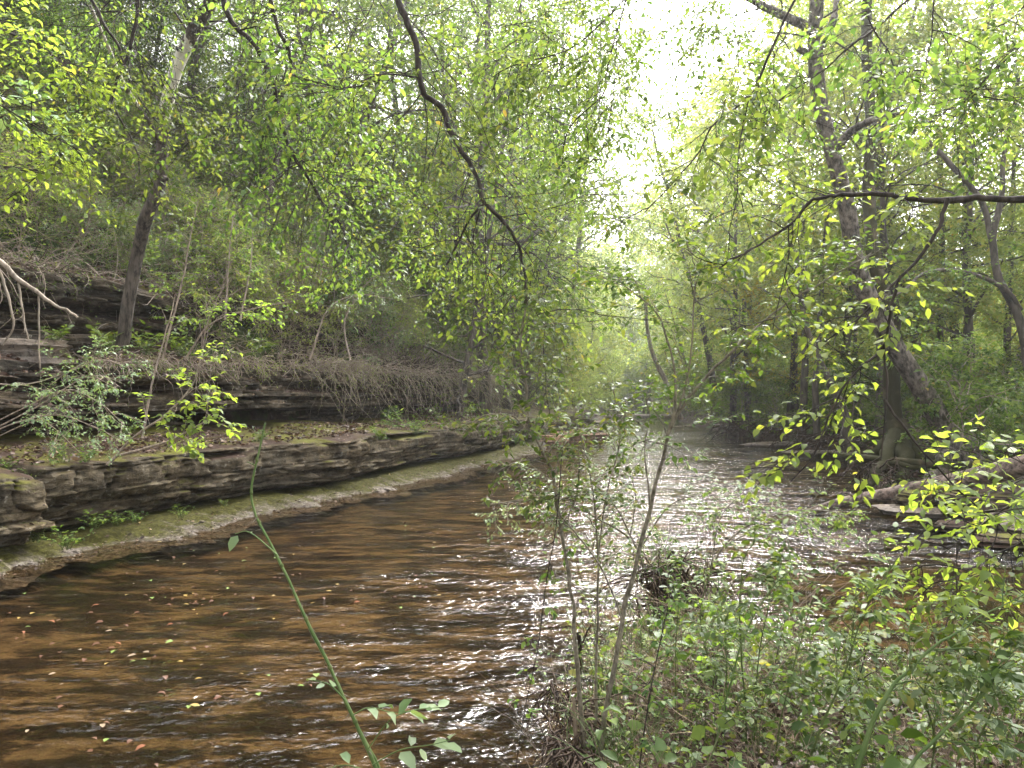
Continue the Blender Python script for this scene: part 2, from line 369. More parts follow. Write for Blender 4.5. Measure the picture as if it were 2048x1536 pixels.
soil = mixc(t, ramp(t, [(.5, (0, 0, 0)), (.6, (1, 1, 1))], nc.outputs[0]).outputs[0], soil, mixc(t, nd.outputs[0], (.035, .06, .018), (.08, .11, .035)))
bed = mixc(t, 1.0, bed, (.76, .78, .80), 'MULTIPLY')
c = mixc(t, ramp(t, [(.0, (0, 0, 0)), (1.0, (1, 1, 1))], math_(t, 'MULTIPLY', math_(t, 'ADD', sx.outputs[2], .02), 14)).outputs[0], bed, soil)
t.links.new(c, b.inputs['Base Color']); b.inputs['Roughness'].default_value = .9; b.inputs['Specular IOR Level'].default_value = .1
bump(t, math_(t, 'ADD', nb.outputs[0], math_(t, 'MULTIPLY', nd.outputs[0], .3)), b, .06)
tag(link('ground', mesh('ground', np.stack([GX.ravel(), GY.ravel(), GZ], 1), GF, m)), kind='structure')

# ---------------- water
wx = axis(-40, 130, -8, 12, .16, 6); wy = axis(-8, 240, 2.5, 24, .16, 6)
WX, WY = np.meshgrid(wx, wy)
WZ = .007*fbm(WX*1.7+WY*.5, WY*1.9, seed=31, o=3)*np.clip(1.4-WY/60, .1, 1)
idx = np.arange(WX.size).reshape(WX.shape)
WF = np.stack([idx[:-1, :-1], idx[:-1, 1:], idx[1:, 1:], idx[1:, :-1]], -1).reshape(-1, 4)
m, t, b = newmat('creek_water')
g = t.nodes.new('ShaderNodeNewGeometry'); P = g.outputs['Position']
sx = t.nodes.new('ShaderNodeSeparateXYZ'); t.links.new(P, sx.inputs[0])
w1 = noise(t, 2.6, mapping(t, P, (1, 1.5, 1), (0, 0, .25)), 1, .5); w2 = noise(t, 9, mapping(t, P, (.8, 1.3, 1), (0, 0, .4)), 1, .5)
rif = noise(t, .45, P, 3, .5)
# riffles: rough where the creek runs over the shallows, smooth in the lee of the ledge and in the far pool
mk = ramp(t, [(.33, (.35, .35, .35)), (.6, (1, 1, 1))], rif.outputs[0]).outputs[0]
farm = ramp(t, [(.0, (1, 1, 1)), (.17, (1, 1, 1)), (.4, (.5, .5, .5)), (.62, (.35, .35, .35)), (.75, (.06, .06, .06))], math_(t, 'DIVIDE', sx.outputs[1], 70)).outputs[0]
side = ramp(t, [(0, (.2, .2, .2)), (.36, (.5, .5, .5)), (.5, (1, 1, 1)), (.9, (1, 1, 1)), (1, (.6, .6, .6))], math_(t, 'DIVIDE', math_(t, 'ADD', math_(t, 'SUBTRACT', sx.outputs[0], math_(t, 'MULTIPLY', sx.outputs[1], .22)), 7.0), 12)).outputs[0]
w3 = noise(t, 21, mapping(t, P, (.8, 1.2, 1), (0, 0, .6)), 1, .5); pt = noise(t, 1.3, mapping(t, P, (.7, 1.6, 1), (0, 0, .3)), 2, .6)
hgt = math_(t, 'ADD', math_(t, 'ADD', math_(t, 'MULTIPLY', w1.outputs[0], .5), math_(t, 'MULTIPLY', w2.outputs[0], .60)), math_(t, 'MULTIPLY', w3.outputs[0], .24))
hgt = math_(t, 'MULTIPLY', hgt, ramp(t, [(.38, (.35, .35, .35)), (.6, (1, 1, 1))], pt.outputs[0]).outputs[0])
ym = ramp(t, [(0, (.16, .16, .16)), (.42, (.16, .16, .16)), (.58, (1, 1, 1))], math_(t, 'DIVIDE', sx.outputs[1], 20)).outputs[0]
xm = ramp(t, [(.2, (1, 1, 1)), (.32, (.16, .16, .16))], math_(t, 'DIVIDE', sx.outputs[0], 10)).outputs[0]
side = math_(t, 'MULTIPLY', side, math_(t, 'MAXIMUM', ym, xm))      # the sheltered shallows behind the near bank lie calm
hgt = math_(t, 'MULTIPLY', hgt, math_(t, 'MULTIPLY', math_(t, 'MULTIPLY', mk, farm), side))
bn = t.nodes.new('ShaderNodeBump'); bn.inputs['Distance'].default_value = .18; bn.inputs['Strength'].default_value = 1
t.links.new(hgt, bn.inputs['Height'])
fr = t.nodes.new('ShaderNodeFresnel'); fr.inputs[0].default_value = 1.33; t.links.new(bn.outputs[0], fr.inputs['Normal'])
gl = t.nodes.new('ShaderNodeBsdfGlossy'); gl.inputs['Roughness'].default_value = .06; t.links.new(bn.outputs[0], gl.inputs['Normal'])
tp = t.nodes.new('ShaderNodeBsdfTransparent'); tp.inputs[0].default_value = (.80, .70, .54, 1)
mx = t.nodes.new('ShaderNodeMixShader'); t.links.new(fr.outputs[0], mx.inputs[0]); t.links.new(tp.outputs[0], mx.inputs[1]); t.links.new(gl.outputs[0], mx.inputs[2])
t.links.new(mx.outputs[0], t.nodes['Material Output'].inputs[0])
tag(link('water', mesh('water', np.stack([WX.ravel(), WY.ravel(), WZ.ravel()], 1), WF, m)), kind='structure')

# ------------------------------------------------------------------ left bank, swept along the water's edge
LSEG = LEFT[1:]-LEFT[:-1]; LACC = np.concatenate([[0], np.cumsum(np.hypot(*LSEG.T))])
def edge(s, d):
    x = np.interp(s, LACC, LEFT[:, 0]); y = np.interp(s, LACC, LEFT[:, 1])
    tx = np.interp(s+.6, LACC, LEFT[:, 0])-np.interp(s-.6, LACC, LEFT[:, 0]); ty = np.interp(s+.6, LACC, LEFT[:, 1])-np.interp(s-.6, LACC, LEFT[:, 1])
    l = np.hypot(tx, ty); return x-ty/l*d, y+tx/l*d
def s_at(x, y): return float(sdist(np.array([x]), np.array([y]), LEFT)[1][0])
S0 = s_at(-7.6, 5.5); S_CR = s_at(-5.75, 10.0); S1 = s_at(2.0, 32.0); S2 = s_at(6.2, 52)
def sgrid(a, b, ref=None):
    out = [a]; c = ref or s_at(-6.05, 8.8)
    while out[-1] < b: out.append(out[-1]+max(.035, min(.2, .035+.006*(out[-1]-c))))
    return np.array(out)
def ledge(name, sa, sb, d0, zb, zt, dback, zback, seed, label, mat, amp=.16, nl=10, cap=0, under=None, nz=72, ntop=16, rise=0.0, group=None):
    s = sgrid(sa, sb); rng = np.random.default_rng(seed)
    bd = np.sort(np.concatenate([[0, 1], np.cumsum(rng.uniform(.4, 1.6, nl))[:-1]/nl*1.0])); bd = np.clip(bd/bd.max(), 0, 1)
    if cap: bd = np.sort(np.concatenate([bd[bd < 1-cap-.04], [1-cap, 1-.05, 1]]))
    off = rng.uniform(-1, 1, nl+2)*.6
    v = np.linspace(0, 1, nz); SS, VV = np.meshgrid(s, v)
    warp = VV+.016*fbm(SS*.4, VV*2, seed=seed)+.003*fbm(SS*3, VV*5, seed=seed+2)
    k = np.clip(np.searchsorted(bd, warp)-1, 0, len(bd)-2)
    nl = len(bd)-1; off = np.resize(off, nl+2)
    size = .45+.9*_h(k, k*0, k*0, seed+1); ph = SS/size+7*_h(k, k*0, k*0, seed+5)+.25*vn(SS*3, VV*4, seed=seed)
    blk = _h(np.floor(ph), k, k*0, seed+3)*2-1
    cz = (k == len(bd)-3)*1.0*(cap > 0)
    o = amp*(off[k]*.8+blk*.9)*(1-.35*cz)+.04*fbm(SS*1.3, VV*6*(1-.8*cz), seed=seed+8)+(.03-.018*cz)*fbm(SS*11, VV*24, seed=seed+11)+.15*amp/.17*fbm(SS*.33, VV*1.2, seed=seed+13)
    f = (warp-bd[k])/(bd[k+1]-bd[k]+1e-6); o = o-np.exp(-(np.minimum(f, 1-f)/.03)**2)*.08*(.3+_h(k, np.floor(SS/.8), k*0, seed+20))
    fr_ = ph-np.floor(ph); o = o-np.exp(-(np.minimum(fr_, 1-fr_)/.02)**2)*(.12+.14*cz)*(blk > -.3)
    if under is not None: o = o-under(SS, VV)
    e = np.minimum(SS-sa, sb-SS); o = o-np.clip(1-e/.10, 0, 1)**2*1.2
    jn = SS/1.05+.2*vn(SS*.7, seed=seed+60)+.06*vn(VV*5, seed=seed+61); jf = jn-np.floor(jn); o = o-.16*np.exp(-(np.minimum(jf, 1-jf)/.014)**2)*(VV > .42)*(cap > 0)
    tone = .6*_h(np.floor(ph), k, k*0, seed+71)+.4*_h(np.floor(jn), k*0, k*0, seed+72)
    dd = d0-o; zz = (zb+(zt-zb)*VV)+rise*np.clip((SS-S0)/25, 0, 1)+.05*fbm(SS*.3, 0*SS, seed=seed+30)*VV
    T = np.linspace(0, 1, ntop)[1:]; ST, TT = np.meshgrid(s, T)
    top_d = dd[-1][None]+(dback-dd[-1][None])*TT
    top_z = zz[-1][None]+(zback-zt)*TT**.8+.06*fbm(ST*1.6, TT*3, seed=seed+40)*np.minimum(TT*4, 1)
    D = np.concatenate([dd, top_d]); Z = np.concatenate([zz, top_z]); SSS = np.concatenate([SS, ST])
    X, Yy = edge(SSS, D); idx = np.arange(X.size).reshape(X.shape)
    Fq = np.stack([idx[:-1, :-1], idx[:-1, 1:], idx[1:, 1:], idx[1:, :-1]], -1).reshape(-1, 4)
    me = mesh(name, np.stack([X.ravel(), Yy.ravel(), Z.ravel()], 1), Fq, mat, smooth=False)
    at_ = me.attributes.new('tone', 'FLOAT', 'POINT'); at_.data.foreach_set('value', np.concatenate([tone.ravel(), np.full(top_d.size, .5)]).astype(np.float32))
    return tag(link(name, me), label, 'rock ledge', group)
def und_low(SS, VV): return .55*np.exp(-((VV-.13)/.10)**2)*np.clip((SS-S_CR)/.2, 0, 1)*(.7+.5*vn(SS*.5, seed=4)) + .28*np.exp(-((VV-.02)/.05)**2) + .35*np.exp(-((VV-.93)/.035)**2)*(vn(SS*.45+3, seed=8) > .1)
RIM = 'rock ledges stepping up the cliff bank'
ledge('rock_ledge', S0, S_CR, .88, -.02, 1.10, 4.9, 1.50, 5, 'near end of the low brown layered rock ledge, left of the vertical crack', M_ROCK, under=lambda a, b_: .3*np.exp(-((b_-.06)/.06)**2), amp=.2, cap=.42, group=RIM)
ledge('rock_ledge', S_CR, S1, 1.08, -.02, 1.13, 4.9, 1.50, 12, 'long low brown layered rock ledge right of the vertical crack, beside the moss strip', M_ROCK, under=und_low, amp=.17, cap=.36, group=RIM)
def und_mid(SS, VV): return (1.25*np.clip((.40-VV)/.08, 0, 1))*(.55+.6*np.clip(vn(SS*.22+1.7, seed=14)+.45, 0, 1))+.3*np.exp(-((VV-.72)/.05)**2)*(vn(SS*.4, seed=18) > -.1)
ledge('rock_ledge', S0, S1, 3.35, 1.22, 2.78, 6.4, 3.32, 23, 'overhanging layered grey ledge above the dark hollow, halfway up the bank', M_ROCK2, under=und_mid, amp=.26, nl=13, nz=96, group=RIM)
def und_top(SS, VV): return 1.0*np.clip((.30-VV)/.07, 0, 1)*(.5+.6*np.clip(vn(SS*.3+5, seed=15)+.4, 0, 1))+.35*np.exp(-((VV-.6)/.06)**2)
ledge('rock_ledge', S0, s_at(-1, 22), 5.15, 3.05, 4.55, 8.2, 5.3, 37, 'highest layered rock ledge, under the leaning grey tree on the slope', M_ROCK2, under=und_top, amp=.28, nl=12, nz=84, group=RIM)
ledge('rock_ledge', S1+.1, S2, .9, -.05, .95, 4.0, 1.7, 44, 'far low stretch of layered ledge where the creek narrows', M_ROCK, amp=.3, group=RIM)

# mossy shelf at the foot of the ledge
m, t, b = newmat('mossy_shelf')
uvn = t.nodes.new('ShaderNodeUVMap'); su = t.nodes.new('ShaderNodeSeparateXYZ'); t.links.new(uvn.outputs[0], su.inputs[0])
g = t.nodes.new('ShaderNodeNewGeometry'); P = g.outputs['Position']
n1 = noise(t, 2.6, P, 8, .7); n2 = noise(t, 16, P, 6, .7)
pale = ramp(t, [(.3, (.05, .038, .03)), (.5, (.115, .095, .08)), (.70, (.24, .21, .19))], n2.outputs[0]).outputs[0]
moss = ramp(t, [(.3, (.020, .018, .006)), (.5, (.045, .042, .010)), (.72, (.095, .09, .018))], n2.outputs[0]).outputs[0]
f = math_(t, 'ADD', su.outputs[1], math_(t, 'MULTIPLY', math_(t, 'SUBTRACT', n1.outputs[0], .5), 1.1))
t.links.new(mixc(t, ramp(t, [(.10, (0, 0, 0)), (.30, (1, 1, 1))], f).outputs[0], pale, moss), b.inputs['Base Color'])
b.inputs['Roughness'].default_value = .9; b.inputs['Specular IOR Level'].default_value = .1; bump(t, math_(t, 'ADD', n1.outputs[0], math_(t, 'MULTIPLY', n2.outputs[0], .4)), b, .06)
s = sgrid(S0, S2); v = np.linspace(0, 1, 26); SS, VV = np.meshgrid(s, v)
wv = .34*fbm(SS*.35, seed=50)+.16*fbm(SS*1.6, seed=52)+.09*fbm(SS*6, seed=53)
D = (-.12+wv)*(1-VV)+2.3*VV
Z = -.07+.20*np.clip(VV*2.2, 0, 1)+.03*fbm(SS*1.8, VV*5, seed=54)+.02*fbm(SS*7, VV*16, seed=55)+.05*np.floor(VV*3+.5*vn(SS*.8, seed=3))/3
X, Yy = edge(SS, D); idx = np.arange(X.size).reshape(X.shape)
tag(link('rock_shelf', mesh('rock_shelf', np.stack([X.ravel(), Yy.ravel(), Z.ravel()], 1), np.stack([idx[:-1, :-1], idx[:-1, 1:], idx[1:, 1:], idx[1:, :-1]], -1).reshape(-1, 4), m,
     uv=np.stack([SS.ravel(), VV.ravel()], 1))), 'low flat shelf of pale rock and green moss along the water', 'rock shelf')

# loose rocks and slabs
def rock(name, loc, size, seed, mat, label, rz=0, flat=.3, cat_='rock', tilt=(0, 0), group=None):
    import bmesh
    bm = bmesh.new(); bmesh.ops.create_icosphere(bm, subdivisions=5, radius=1)
    V = np.array([v.co[:] for v in bm.verts])
    V = np.sign(V)*np.abs(V)**.62
    V *= 1+.16*fbm(V[:, 0]*1.1+seed, V[:, 1]*1.1, V[:, 2]*1.1, seed=seed)[:, None]
    lay = np.round(V[:, 2]*3)/3; V[:, 2] = V[:, 2]*.4+lay*.6
    V[:, :2] *= (1+.10*vn(lay*9, seed=seed))[:, None]
    V += .03*np.stack([fbm(V[:, 0]*6, V[:, 1]*6, V[:, 2]*6, seed=seed+q, o=2) for q in range(3)], 1)
    V *= np.array([size[0], size[1], size[2]])/2
    for i, v_ in enumerate(bm.verts): v_.co = V[i]
    me = bpy.data.meshes.new(name); bm.to_mesh(me); bm.free(); me.materials.append(mat)
    o = link(name, me, loc=loc); o.rotation_euler = (tilt[0], tilt[1], rz); return tag(o, label, cat_, group)
def gp(px, py, z=0.0):
    """point of the photograph's ray at height z"""
    d = at(px, py, 1.0)-EYE; k = (z-EYE[2])/d[2]; return EYE+d*k
for (px, py, sz, z, mt, lb, rz, nm) in [
    (1285, 833, (7.0, 2.6, .34), .06, M_SLAB, 'long pale flat slab lying across the creek in the far distance', .1, 'rock_slab'),
    (1215, 846, (2.8, 1.6, .32), .05, M_SLAB, 'small pale stepped slab just left of the far creek slab', .4, 'rock_slab'),
    (1160, 876, (2.5, 2.2, .62), .12, M_RED, 'reddish wet boulder at the left edge of the far riffle', .3, 'boulder'),
    (1108, 882, (1.3, 1.0, .5), .12, M_RED, 'smaller reddish rock touching the far end of the mossy shelf', .8, 'boulder'),
    (1178, 862, (1.6, 1.0, .3), .12, M_SLAB, 'pale rock behind the reddish boulder', .1, 'rock_slab'),
    (1560, 888, (3.0, 1.1, .16), .04, M_SLAB, 'thin flat rock bar at the foot of the far dark bank', .2, 'rock_slab'),
    (1650, 905, (2.6, 1.2, .14), .03, M_SLAB, 'thin flat rock bar nearer the mossy tree roots', -.4, 'rock_slab'),
    (1850, 1022, (1.5, .9, .18), .12, M_SLAB, 'pale tilted slab in the water under the fallen log', -.25, 'rock_slab'),
    (1838, 1000, (.7, .5, .3), .30, M_ROCK, 'mossy brown stone resting on the pale slab under the log', .3, 'boulder'),
    (1990, 1018, (1.7, 1.2, .5), .25, M_ROCK, 'dark mossy boulder below the log at the right edge', .2, 'boulder'),
    (2030, 1052, (1.2, .9, .35), .12, M_SLAB, 'tan rock at the right edge beside the small rapid', .6, 'boulder'),
    (2045, 1085, (1.3, .6, .2), .05, M_ROCK2, 'grey flat stone at the right edge of the small rapid', -.2, 'boulder'),
    (1925, 1055, (.8, .5, .2), .04, M_ROCK2, 'small grey stone breaking the small rapid', .1, 'boulder')]:
    p = gp(px, py, z); rock(nm, p, sz, int(px), mt, lb, rz, cat_='rock')
p = at(35, 715, 13.3); rock('boulder', p, (1.9, 1.3, .62), 77, M_SLAB, 'bare grey boulder on the upper litter ledge at the left edge', .5)
p = at(180, 690, 13.6); rock('boulder', p, (.7, .6, .36), 78, M_ROCK2, 'smaller grey stone right of the bare grey boulder', .2)
p = at(75, 690, 13.8); rock('boulder', p, (1.3, .8, .5), 79, M_ROCK2, 'dark stone wedged behind the bare grey boulder', .9)

# ------------------------------------------------------------------ trees
def smooth_path(pts, n=6):
    P = [np.array(p, float) for p in pts]; P = [2*P[0]-P[1]]+P+[2*P[-1]-P[-2]]; out = []
    for i in range(1, len(P)-2):
        for k in range(n):
            t = k/n; a, b, c, d = P[i-1:i+3]; out.append(.5*((2*b)+(-a+c)*t+(2*a-5*b+4*c-d)*t*t+(-a+3*b-3*c+d)*t**3))
    out.append(P[-2]); return np.array(out)
def tree_meshes(name, seed, Ht, R, tr, base, nlimb, nsec, ntw, nleaf, lsize, lm, bm_, simple=True, lean=.04, droop=.03, elev=.35, flare=1.6, twigs=False, aspect=.55, crook=.05):
    rng = np.random.default_rng(seed)
    tp_ = grow(np.zeros((1, 3)), np.array([[lean, lean*.5, 1.]]), Ht, 16, -.02, crook, rng)
    tp_[0, :, :2] -= 0
    rad = tr*(1-np.linspace(0, 1, 16)*.86); rad[0] *= flare; rad[1] *= 1.12
    parts = [tubes(tp_, rad[None], None, 10)]
    t = base+(1-base)*(np.arange(nlimb)+rng.uniform(0, 1, nlimb))/nlimb; t = np.clip(t, 0, .985)
    p, d = sample(tp_, np.zeros(nlimb, int), t)
    az = np.arange(nlimb)*2.4+rng.uniform(-.5, .5, nlimb)
    el = elev+rng.uniform(-.25, .35, nlimb)+(t-base)*.5
    D = np.stack([np.cos(az)*np.cos(el), np.sin(az)*np.cos(el), np.sin(el)], 1)
    prof = np.sin(np.clip((t-base)/(1-base), 0, 1)*2.5+.55)*.9+.15
    L = R*np.clip(prof, .25, 1)*rng.uniform(.7, 1.2, nlimb)
    limbs = grow(p, D, L, 9, droop, .16, rng)
    rl = np.clip(rad[np.clip((t*15).astype(int), 0, 15)]*.42, .012, None)
    parts.append(tubes(limbs, rl, rl*.2, 5))
    sec, _ = kids(limbs, nsec, .2, 1, .95, R*.42, 6, rng, droop, .18, flat=.45)
    parts.append(tubes(sec, np.full(len(sec), .3)*np.repeat(rl, nsec)*.9, .004, 3))
    tw, _ = kids(sec, ntw, .1, 1, .9, R*.22, 4, rng, droop+.05, .15, flat=.35, taper=.3)
    if twigs: parts.append(tubes(tw, .006, .002, 3))
    V, Fq = join(parts); trunk = mesh(name+'_trunk', V, Fq, bm_)
    V, Fq = leaves(tw, nleaf, lsize, rng, simple=simple, jit=lsize*.35, aspect=aspect)
    crown = mesh(name+'_crown', V, Fq, lm, smooth=False)
    return trunk, crown
PROTO = {}
def proto(key, *a, **k):
    PROTO[key] = tree_meshes(key, *a, **k)
LOOK = {'gold': 'yellowing', 'cedar': 'feathery grey-green', 'wood1': 'upright green', 'wood2': 'tall pale green', 'wood3': 'small drooping green', 'wood4': 'spreading pale green', 'farA': 'broad pale', 'farB': 'low broad pale',
        'hillA': 'grey-barked', 'hillB': 'slim', 'hillC': 'tall dark-barked', 'hillU': 'small', 'shrubA': 'bright green', 'shrubB': 'pale small-leaved', 'shrubC': 'light green', 'bush': 'leafy', 'bushL': 'broad'}
MARK = [(60, 'at the left edge'), (200, 'left of the lichen tree'), (420, 'behind the lichen tree'), (560, 'right of the lichen tree'), (720, 'beside the tall straight tree'), (900, 'left of the bent branch'), (1010, 'behind the bent branch'),
        (1120, 'above the left sapling'), (1240, 'left of the sky gap'), (1400, 'below the sky gap'), (1520, 'right of the sky gap'), (1640, 'left of the big trunk'), (1800, 'behind the big trunk'), (1920, 'right of the big trunk'), (2048, 'at the right edge')]
DIST = [(16, 'first row'), (20, 'second row'), (25, 'third row'), (32, 'fourth row'), (42, 'fifth row'), (56, 'sixth row'), (80, 'seventh row'), (1e9, 'hindmost row')]
def where(key, loc, label):
    px = 1024+F*loc[0]/max(loc[1], 1); m_ = next((w for p_, w in MARK if px < p_), 'beyond the right edge'); d_ = next(w for y_, w in DIST if loc[1] < y_)
    return LOOK[key]+' '+label+' '+m_+', '+d_+' back'
def plant_tree(key, loc, rz, sc, label, group=None, name='forest_tree', cat_='tree', tilt=(0, 0)):
    if label.startswith('*'): label = where(key, loc, label[1:])
    r = empty(name, loc, rz, label, cat_, group); r.scale = sc if isinstance(sc, tuple) else (sc, sc, sc)
    r.rotation_euler = (tilt[0], tilt[1], rz)
    a, b = PROTO[key]; link('trunk', a, r)
    if b: link('crown', b, r)
    return r
#      key      seed H   R   tr   base nl ns nt nleaf size
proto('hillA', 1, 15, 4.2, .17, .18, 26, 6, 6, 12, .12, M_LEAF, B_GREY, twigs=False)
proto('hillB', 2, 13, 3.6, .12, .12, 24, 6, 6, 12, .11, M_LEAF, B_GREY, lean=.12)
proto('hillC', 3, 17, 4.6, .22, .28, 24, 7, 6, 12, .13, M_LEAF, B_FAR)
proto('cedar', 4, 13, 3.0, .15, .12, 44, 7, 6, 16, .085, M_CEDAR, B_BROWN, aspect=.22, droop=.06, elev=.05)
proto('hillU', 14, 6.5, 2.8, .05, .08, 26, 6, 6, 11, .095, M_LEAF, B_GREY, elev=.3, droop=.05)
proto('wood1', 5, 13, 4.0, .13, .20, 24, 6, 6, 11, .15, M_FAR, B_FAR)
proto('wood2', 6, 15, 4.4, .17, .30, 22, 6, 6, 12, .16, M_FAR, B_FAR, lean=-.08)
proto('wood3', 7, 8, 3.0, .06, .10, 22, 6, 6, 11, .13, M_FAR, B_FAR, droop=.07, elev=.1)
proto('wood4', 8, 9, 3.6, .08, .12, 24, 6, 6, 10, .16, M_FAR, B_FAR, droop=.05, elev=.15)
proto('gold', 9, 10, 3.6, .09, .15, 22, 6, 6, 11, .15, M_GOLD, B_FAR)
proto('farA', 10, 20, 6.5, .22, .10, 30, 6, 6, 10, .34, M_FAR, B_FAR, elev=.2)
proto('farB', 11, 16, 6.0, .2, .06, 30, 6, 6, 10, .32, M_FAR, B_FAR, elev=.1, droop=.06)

rng = np.random.default_rng(77)
HILL = 'trees growing up the left hillside'
# trees whose trunks the photograph shows on the hill: base pixel, top pixel, key, size
def trunk_tree(key, bp, tp, sc, label, name='hillside_tree', group=HILL, dz=-.3, rz=None):
    p = hit(*bp); Y = p[1]; q = at(*tp, Y)
    h = q[2]-p[2]; ang = math.atan2(q[0]-p[0], h)
    return plant_tree(key, (p[0], p[1], p[2]+dz), rz if rz is not None else rng.uniform(0, 6), sc, label, group, name, tilt=(0, ang))
trunk_tree('hillC', (632, 560), (700, 0), 1.0, 'tall straight reddish-brown tree rising behind the middle of the slope', rz=1)
trunk_tree('hillA', (185, 215), (180, 60), .9, 'grey-trunked tree high on the slope left of the leaning tree')
trunk_tree('hillA', (648, 380), (655, 0), .8, 'slim grey tree just left of the tall straight tree')
trunk_tree('hillB', (775, 330), (775, 80), .9, 'pale slim tree on the hilltop right of the tall straight tree')
trunk_tree('cedar', (945, 440), (975, 0), 1.05, 'feathery grey-green cedar behind the bent dark branch', 'cedar')
trunk_tree('cedar', (860, 400), (860, 0), 1.0, 'thin feathery cedar left of the larger cedar', 'cedar')
trunk_tree('hillB', (1060, 470), (1090, 300), .9, 'pale slender tree leaning right beyond the cedars')
trunk_tree('hillB', (1015, 680), (1025, 450), .8, 'slender tree rooted at the ledge end above the far water')
trunk_tree('hillA', (1120, 640), (1150, 300), .85, 'light green tree at the far end of the slope')
trunk_tree('hillB', (420, 330), (430, 0), .9, 'slim tree on the slope behind the leaning grey trunk')
trunk_tree('hillC', (60, 200), (70, 0), .9, 'broad tree high on the slope at the left edge')
trunk_tree('hillB', (300, 250), (310, 60), .8, 'slim tree above the bushes left of the leaning grey trunk')
trunk_tree('hillB', (540, 330), (560, 0), .85, 'slim tree on the slope between the leaning trunk and the straight tree')
# more trees on the hill, found by distance from the water
spots = []
for _ in range(4000):
    s_ = rng.uniform(S0+2, s_at(11.4, 88)); d_ = rng.uniform(9, 34); x, y = edge(np.array([s_]), d_); x, y = float(x[0]), float(y[0])
    if y < 16 or abs(x/y) > .85 or x/y > .06 + (.0 if y < 60 else .05): continue
    if all((x-a)**2+(y-b)**2 > (2.6+y*.045)**2 for a, b in spots): spots.append((x, y))
    if len(spots) >= 34: break
for i, (x, y) in enumerate(sorted(spots, key=lambda p: p[1])):
    key = ['hillA', 'hillB', 'hillC', 'hillB', 'cedar' if y < 45 and x > -12 else 'wood2'][i % 5] if y < 60 else ['farB', 'wood2'][i % 2]
    plant_tree(key, (x, y, H(x, y)-.3), rng.uniform(0, 6), rng.uniform(.7, 1.0)*(.8 if y < 60 else .75),
               '*tree in the hillside wood', 'crowded wood up the left hillside', 'hillside_tree')
for i, (tx, y, key, sc) in enumerate([(-.30, 30, 'hillC', 1.15), (-.22, 34, 'hillA', 1.2), (-.15, 38, 'hillC', 1.2), (-.09, 42, 'hillB', 1.5), (-.03, 44, 'hillC', 1.3), (.02, 50, 'wood2', 1.6), (.06, 58, 'hillC', 1.6), (-.12, 54, 'hillC', 1.5), (.0, 36, 'hillC', 1.3), (-.035, 30, 'hillC', 1.25), (.01, 41, 'hillA', 1.65), (.03, 52, 'hillC', 1.85), (.07, 66, 'hillC', 1.9), (-.07, 27, 'hillB', 1.3), (.02, 46, 'hillA', 1.7), (.035, 60, 'hillC', 1.9), (-.05, 33, 'hillA', 1.2), (-.2, 46, 'hillA', 1.5), (-.26, 40, 'wood2', 1.2),
      (-.37, 30, 'hillA', 1.1), (-.45, 27, 'hillC', 1.0), (-.53, 25, 'hillA', 1.0), (-.6, 22, 'hillC', .9), (-.34, 24, 'hillB', 1.1), (.0, 62, 'hillA', 1.9), (.09, 72, 'wood2', 1.9)]):
    plant_tree(key, (tx*y, y, H(tx*y, y)-.3), i*1.3, sc, '*high tree on the hilltop', 'tall trees at the top of the left hillside', 'tall_tree')
for i, (tx, y, key, sc) in enumerate([(.33, 46, 'wood2', 1.5), (.38, 36, 'wood1', 1.5), (.44, 30, 'wood2', 1.25), (.50, 27, 'wood1', 1.4), (.56, 30, 'wood2', 1.3), (.62, 24, 'wood1', 1.2), (.36, 58, 'wood2', 1.9), (.43, 48, 'wood1', 2.0), (.52, 42, 'wood2', 1.6), (.60, 38, 'wood1', 1.8), (.68, 30, 'wood2', 1.3), (.29, 64, 'wood2', 1.7), (.275, 50, 'wood2', 1.45), (.265, 72, 'wood2', 2.0), (.30, 40, 'wood1', 1.45), (.25, 95, 'farA', 1.7)]):
    plant_tree(key, (tx*y, y, H(tx*y, y)-.3), i*1.7, sc, '*high tree across the creek', 'tall trees of the wood across the creek', 'tall_tree')
spots = []
for _ in range(6000):
    s_ = rng.uniform(S0+1, s_at(6, 50)); d_ = rng.uniform(9.5, 24); x, y = edge(np.array([s_]), d_); x, y = float(x[0]), float(y[0])
    if y < 13 or abs(x/y) > .85: continue
    if all((x-a)**2+(y-b)**2 > (1.6+y*.03)**2 for a, b in spots): spots.append((x, y))
    if len(spots) >= 50: break
for i, (x, y) in enumerate(sorted(spots, key=lambda p: p[1])):
    plant_tree('hillU', (x, y, H(x, y)-.2), rng.uniform(0, 6), rng.uniform(.55, 1.0), '*understory tree on the slope', 'small trees filling the left hillside', 'understory_tree')
# far slope beside the narrow creek, hanging over the water
k = 0
for s_ in np.arange(s_at(1.5, 30), s_at(22, 142), 4.0):
    for d_ in (2.2, 6.5, 11):
        x, y = edge(np.array([s_+rng.uniform(-1.5, 1.5)]), d_+rng.uniform(-1, 1)); x, y = float(x[0]), float(y[0])
        if d_ < 3 and y < 40: continue
        key = ['wood4', 'wood3', 'gold', 'wood4', 'wood1'][k % 5] if y < 75 else ['farB', 'farA', 'farB', 'gold'][k % 4]; k += 1
        hlim = 2.2+.31*y-H(x, y); Ht = {'wood4': 9, 'wood3': 8, 'gold': 10, 'wood1': 13, 'farB': 16, 'farA': 20}[key]
        sc = rng.uniform(.75, 1.05)*(1 if d_ > 3 else .75)
        if x/y > .07: sc = min(sc, max(hlim, 3.5)/Ht)
        plant_tree(key, (x, y, H(x, y)-.2), rng.uniform(0, 6), sc, '*tree on the left bank', 'trees lining the left side of the far creek', 'bank_tree')
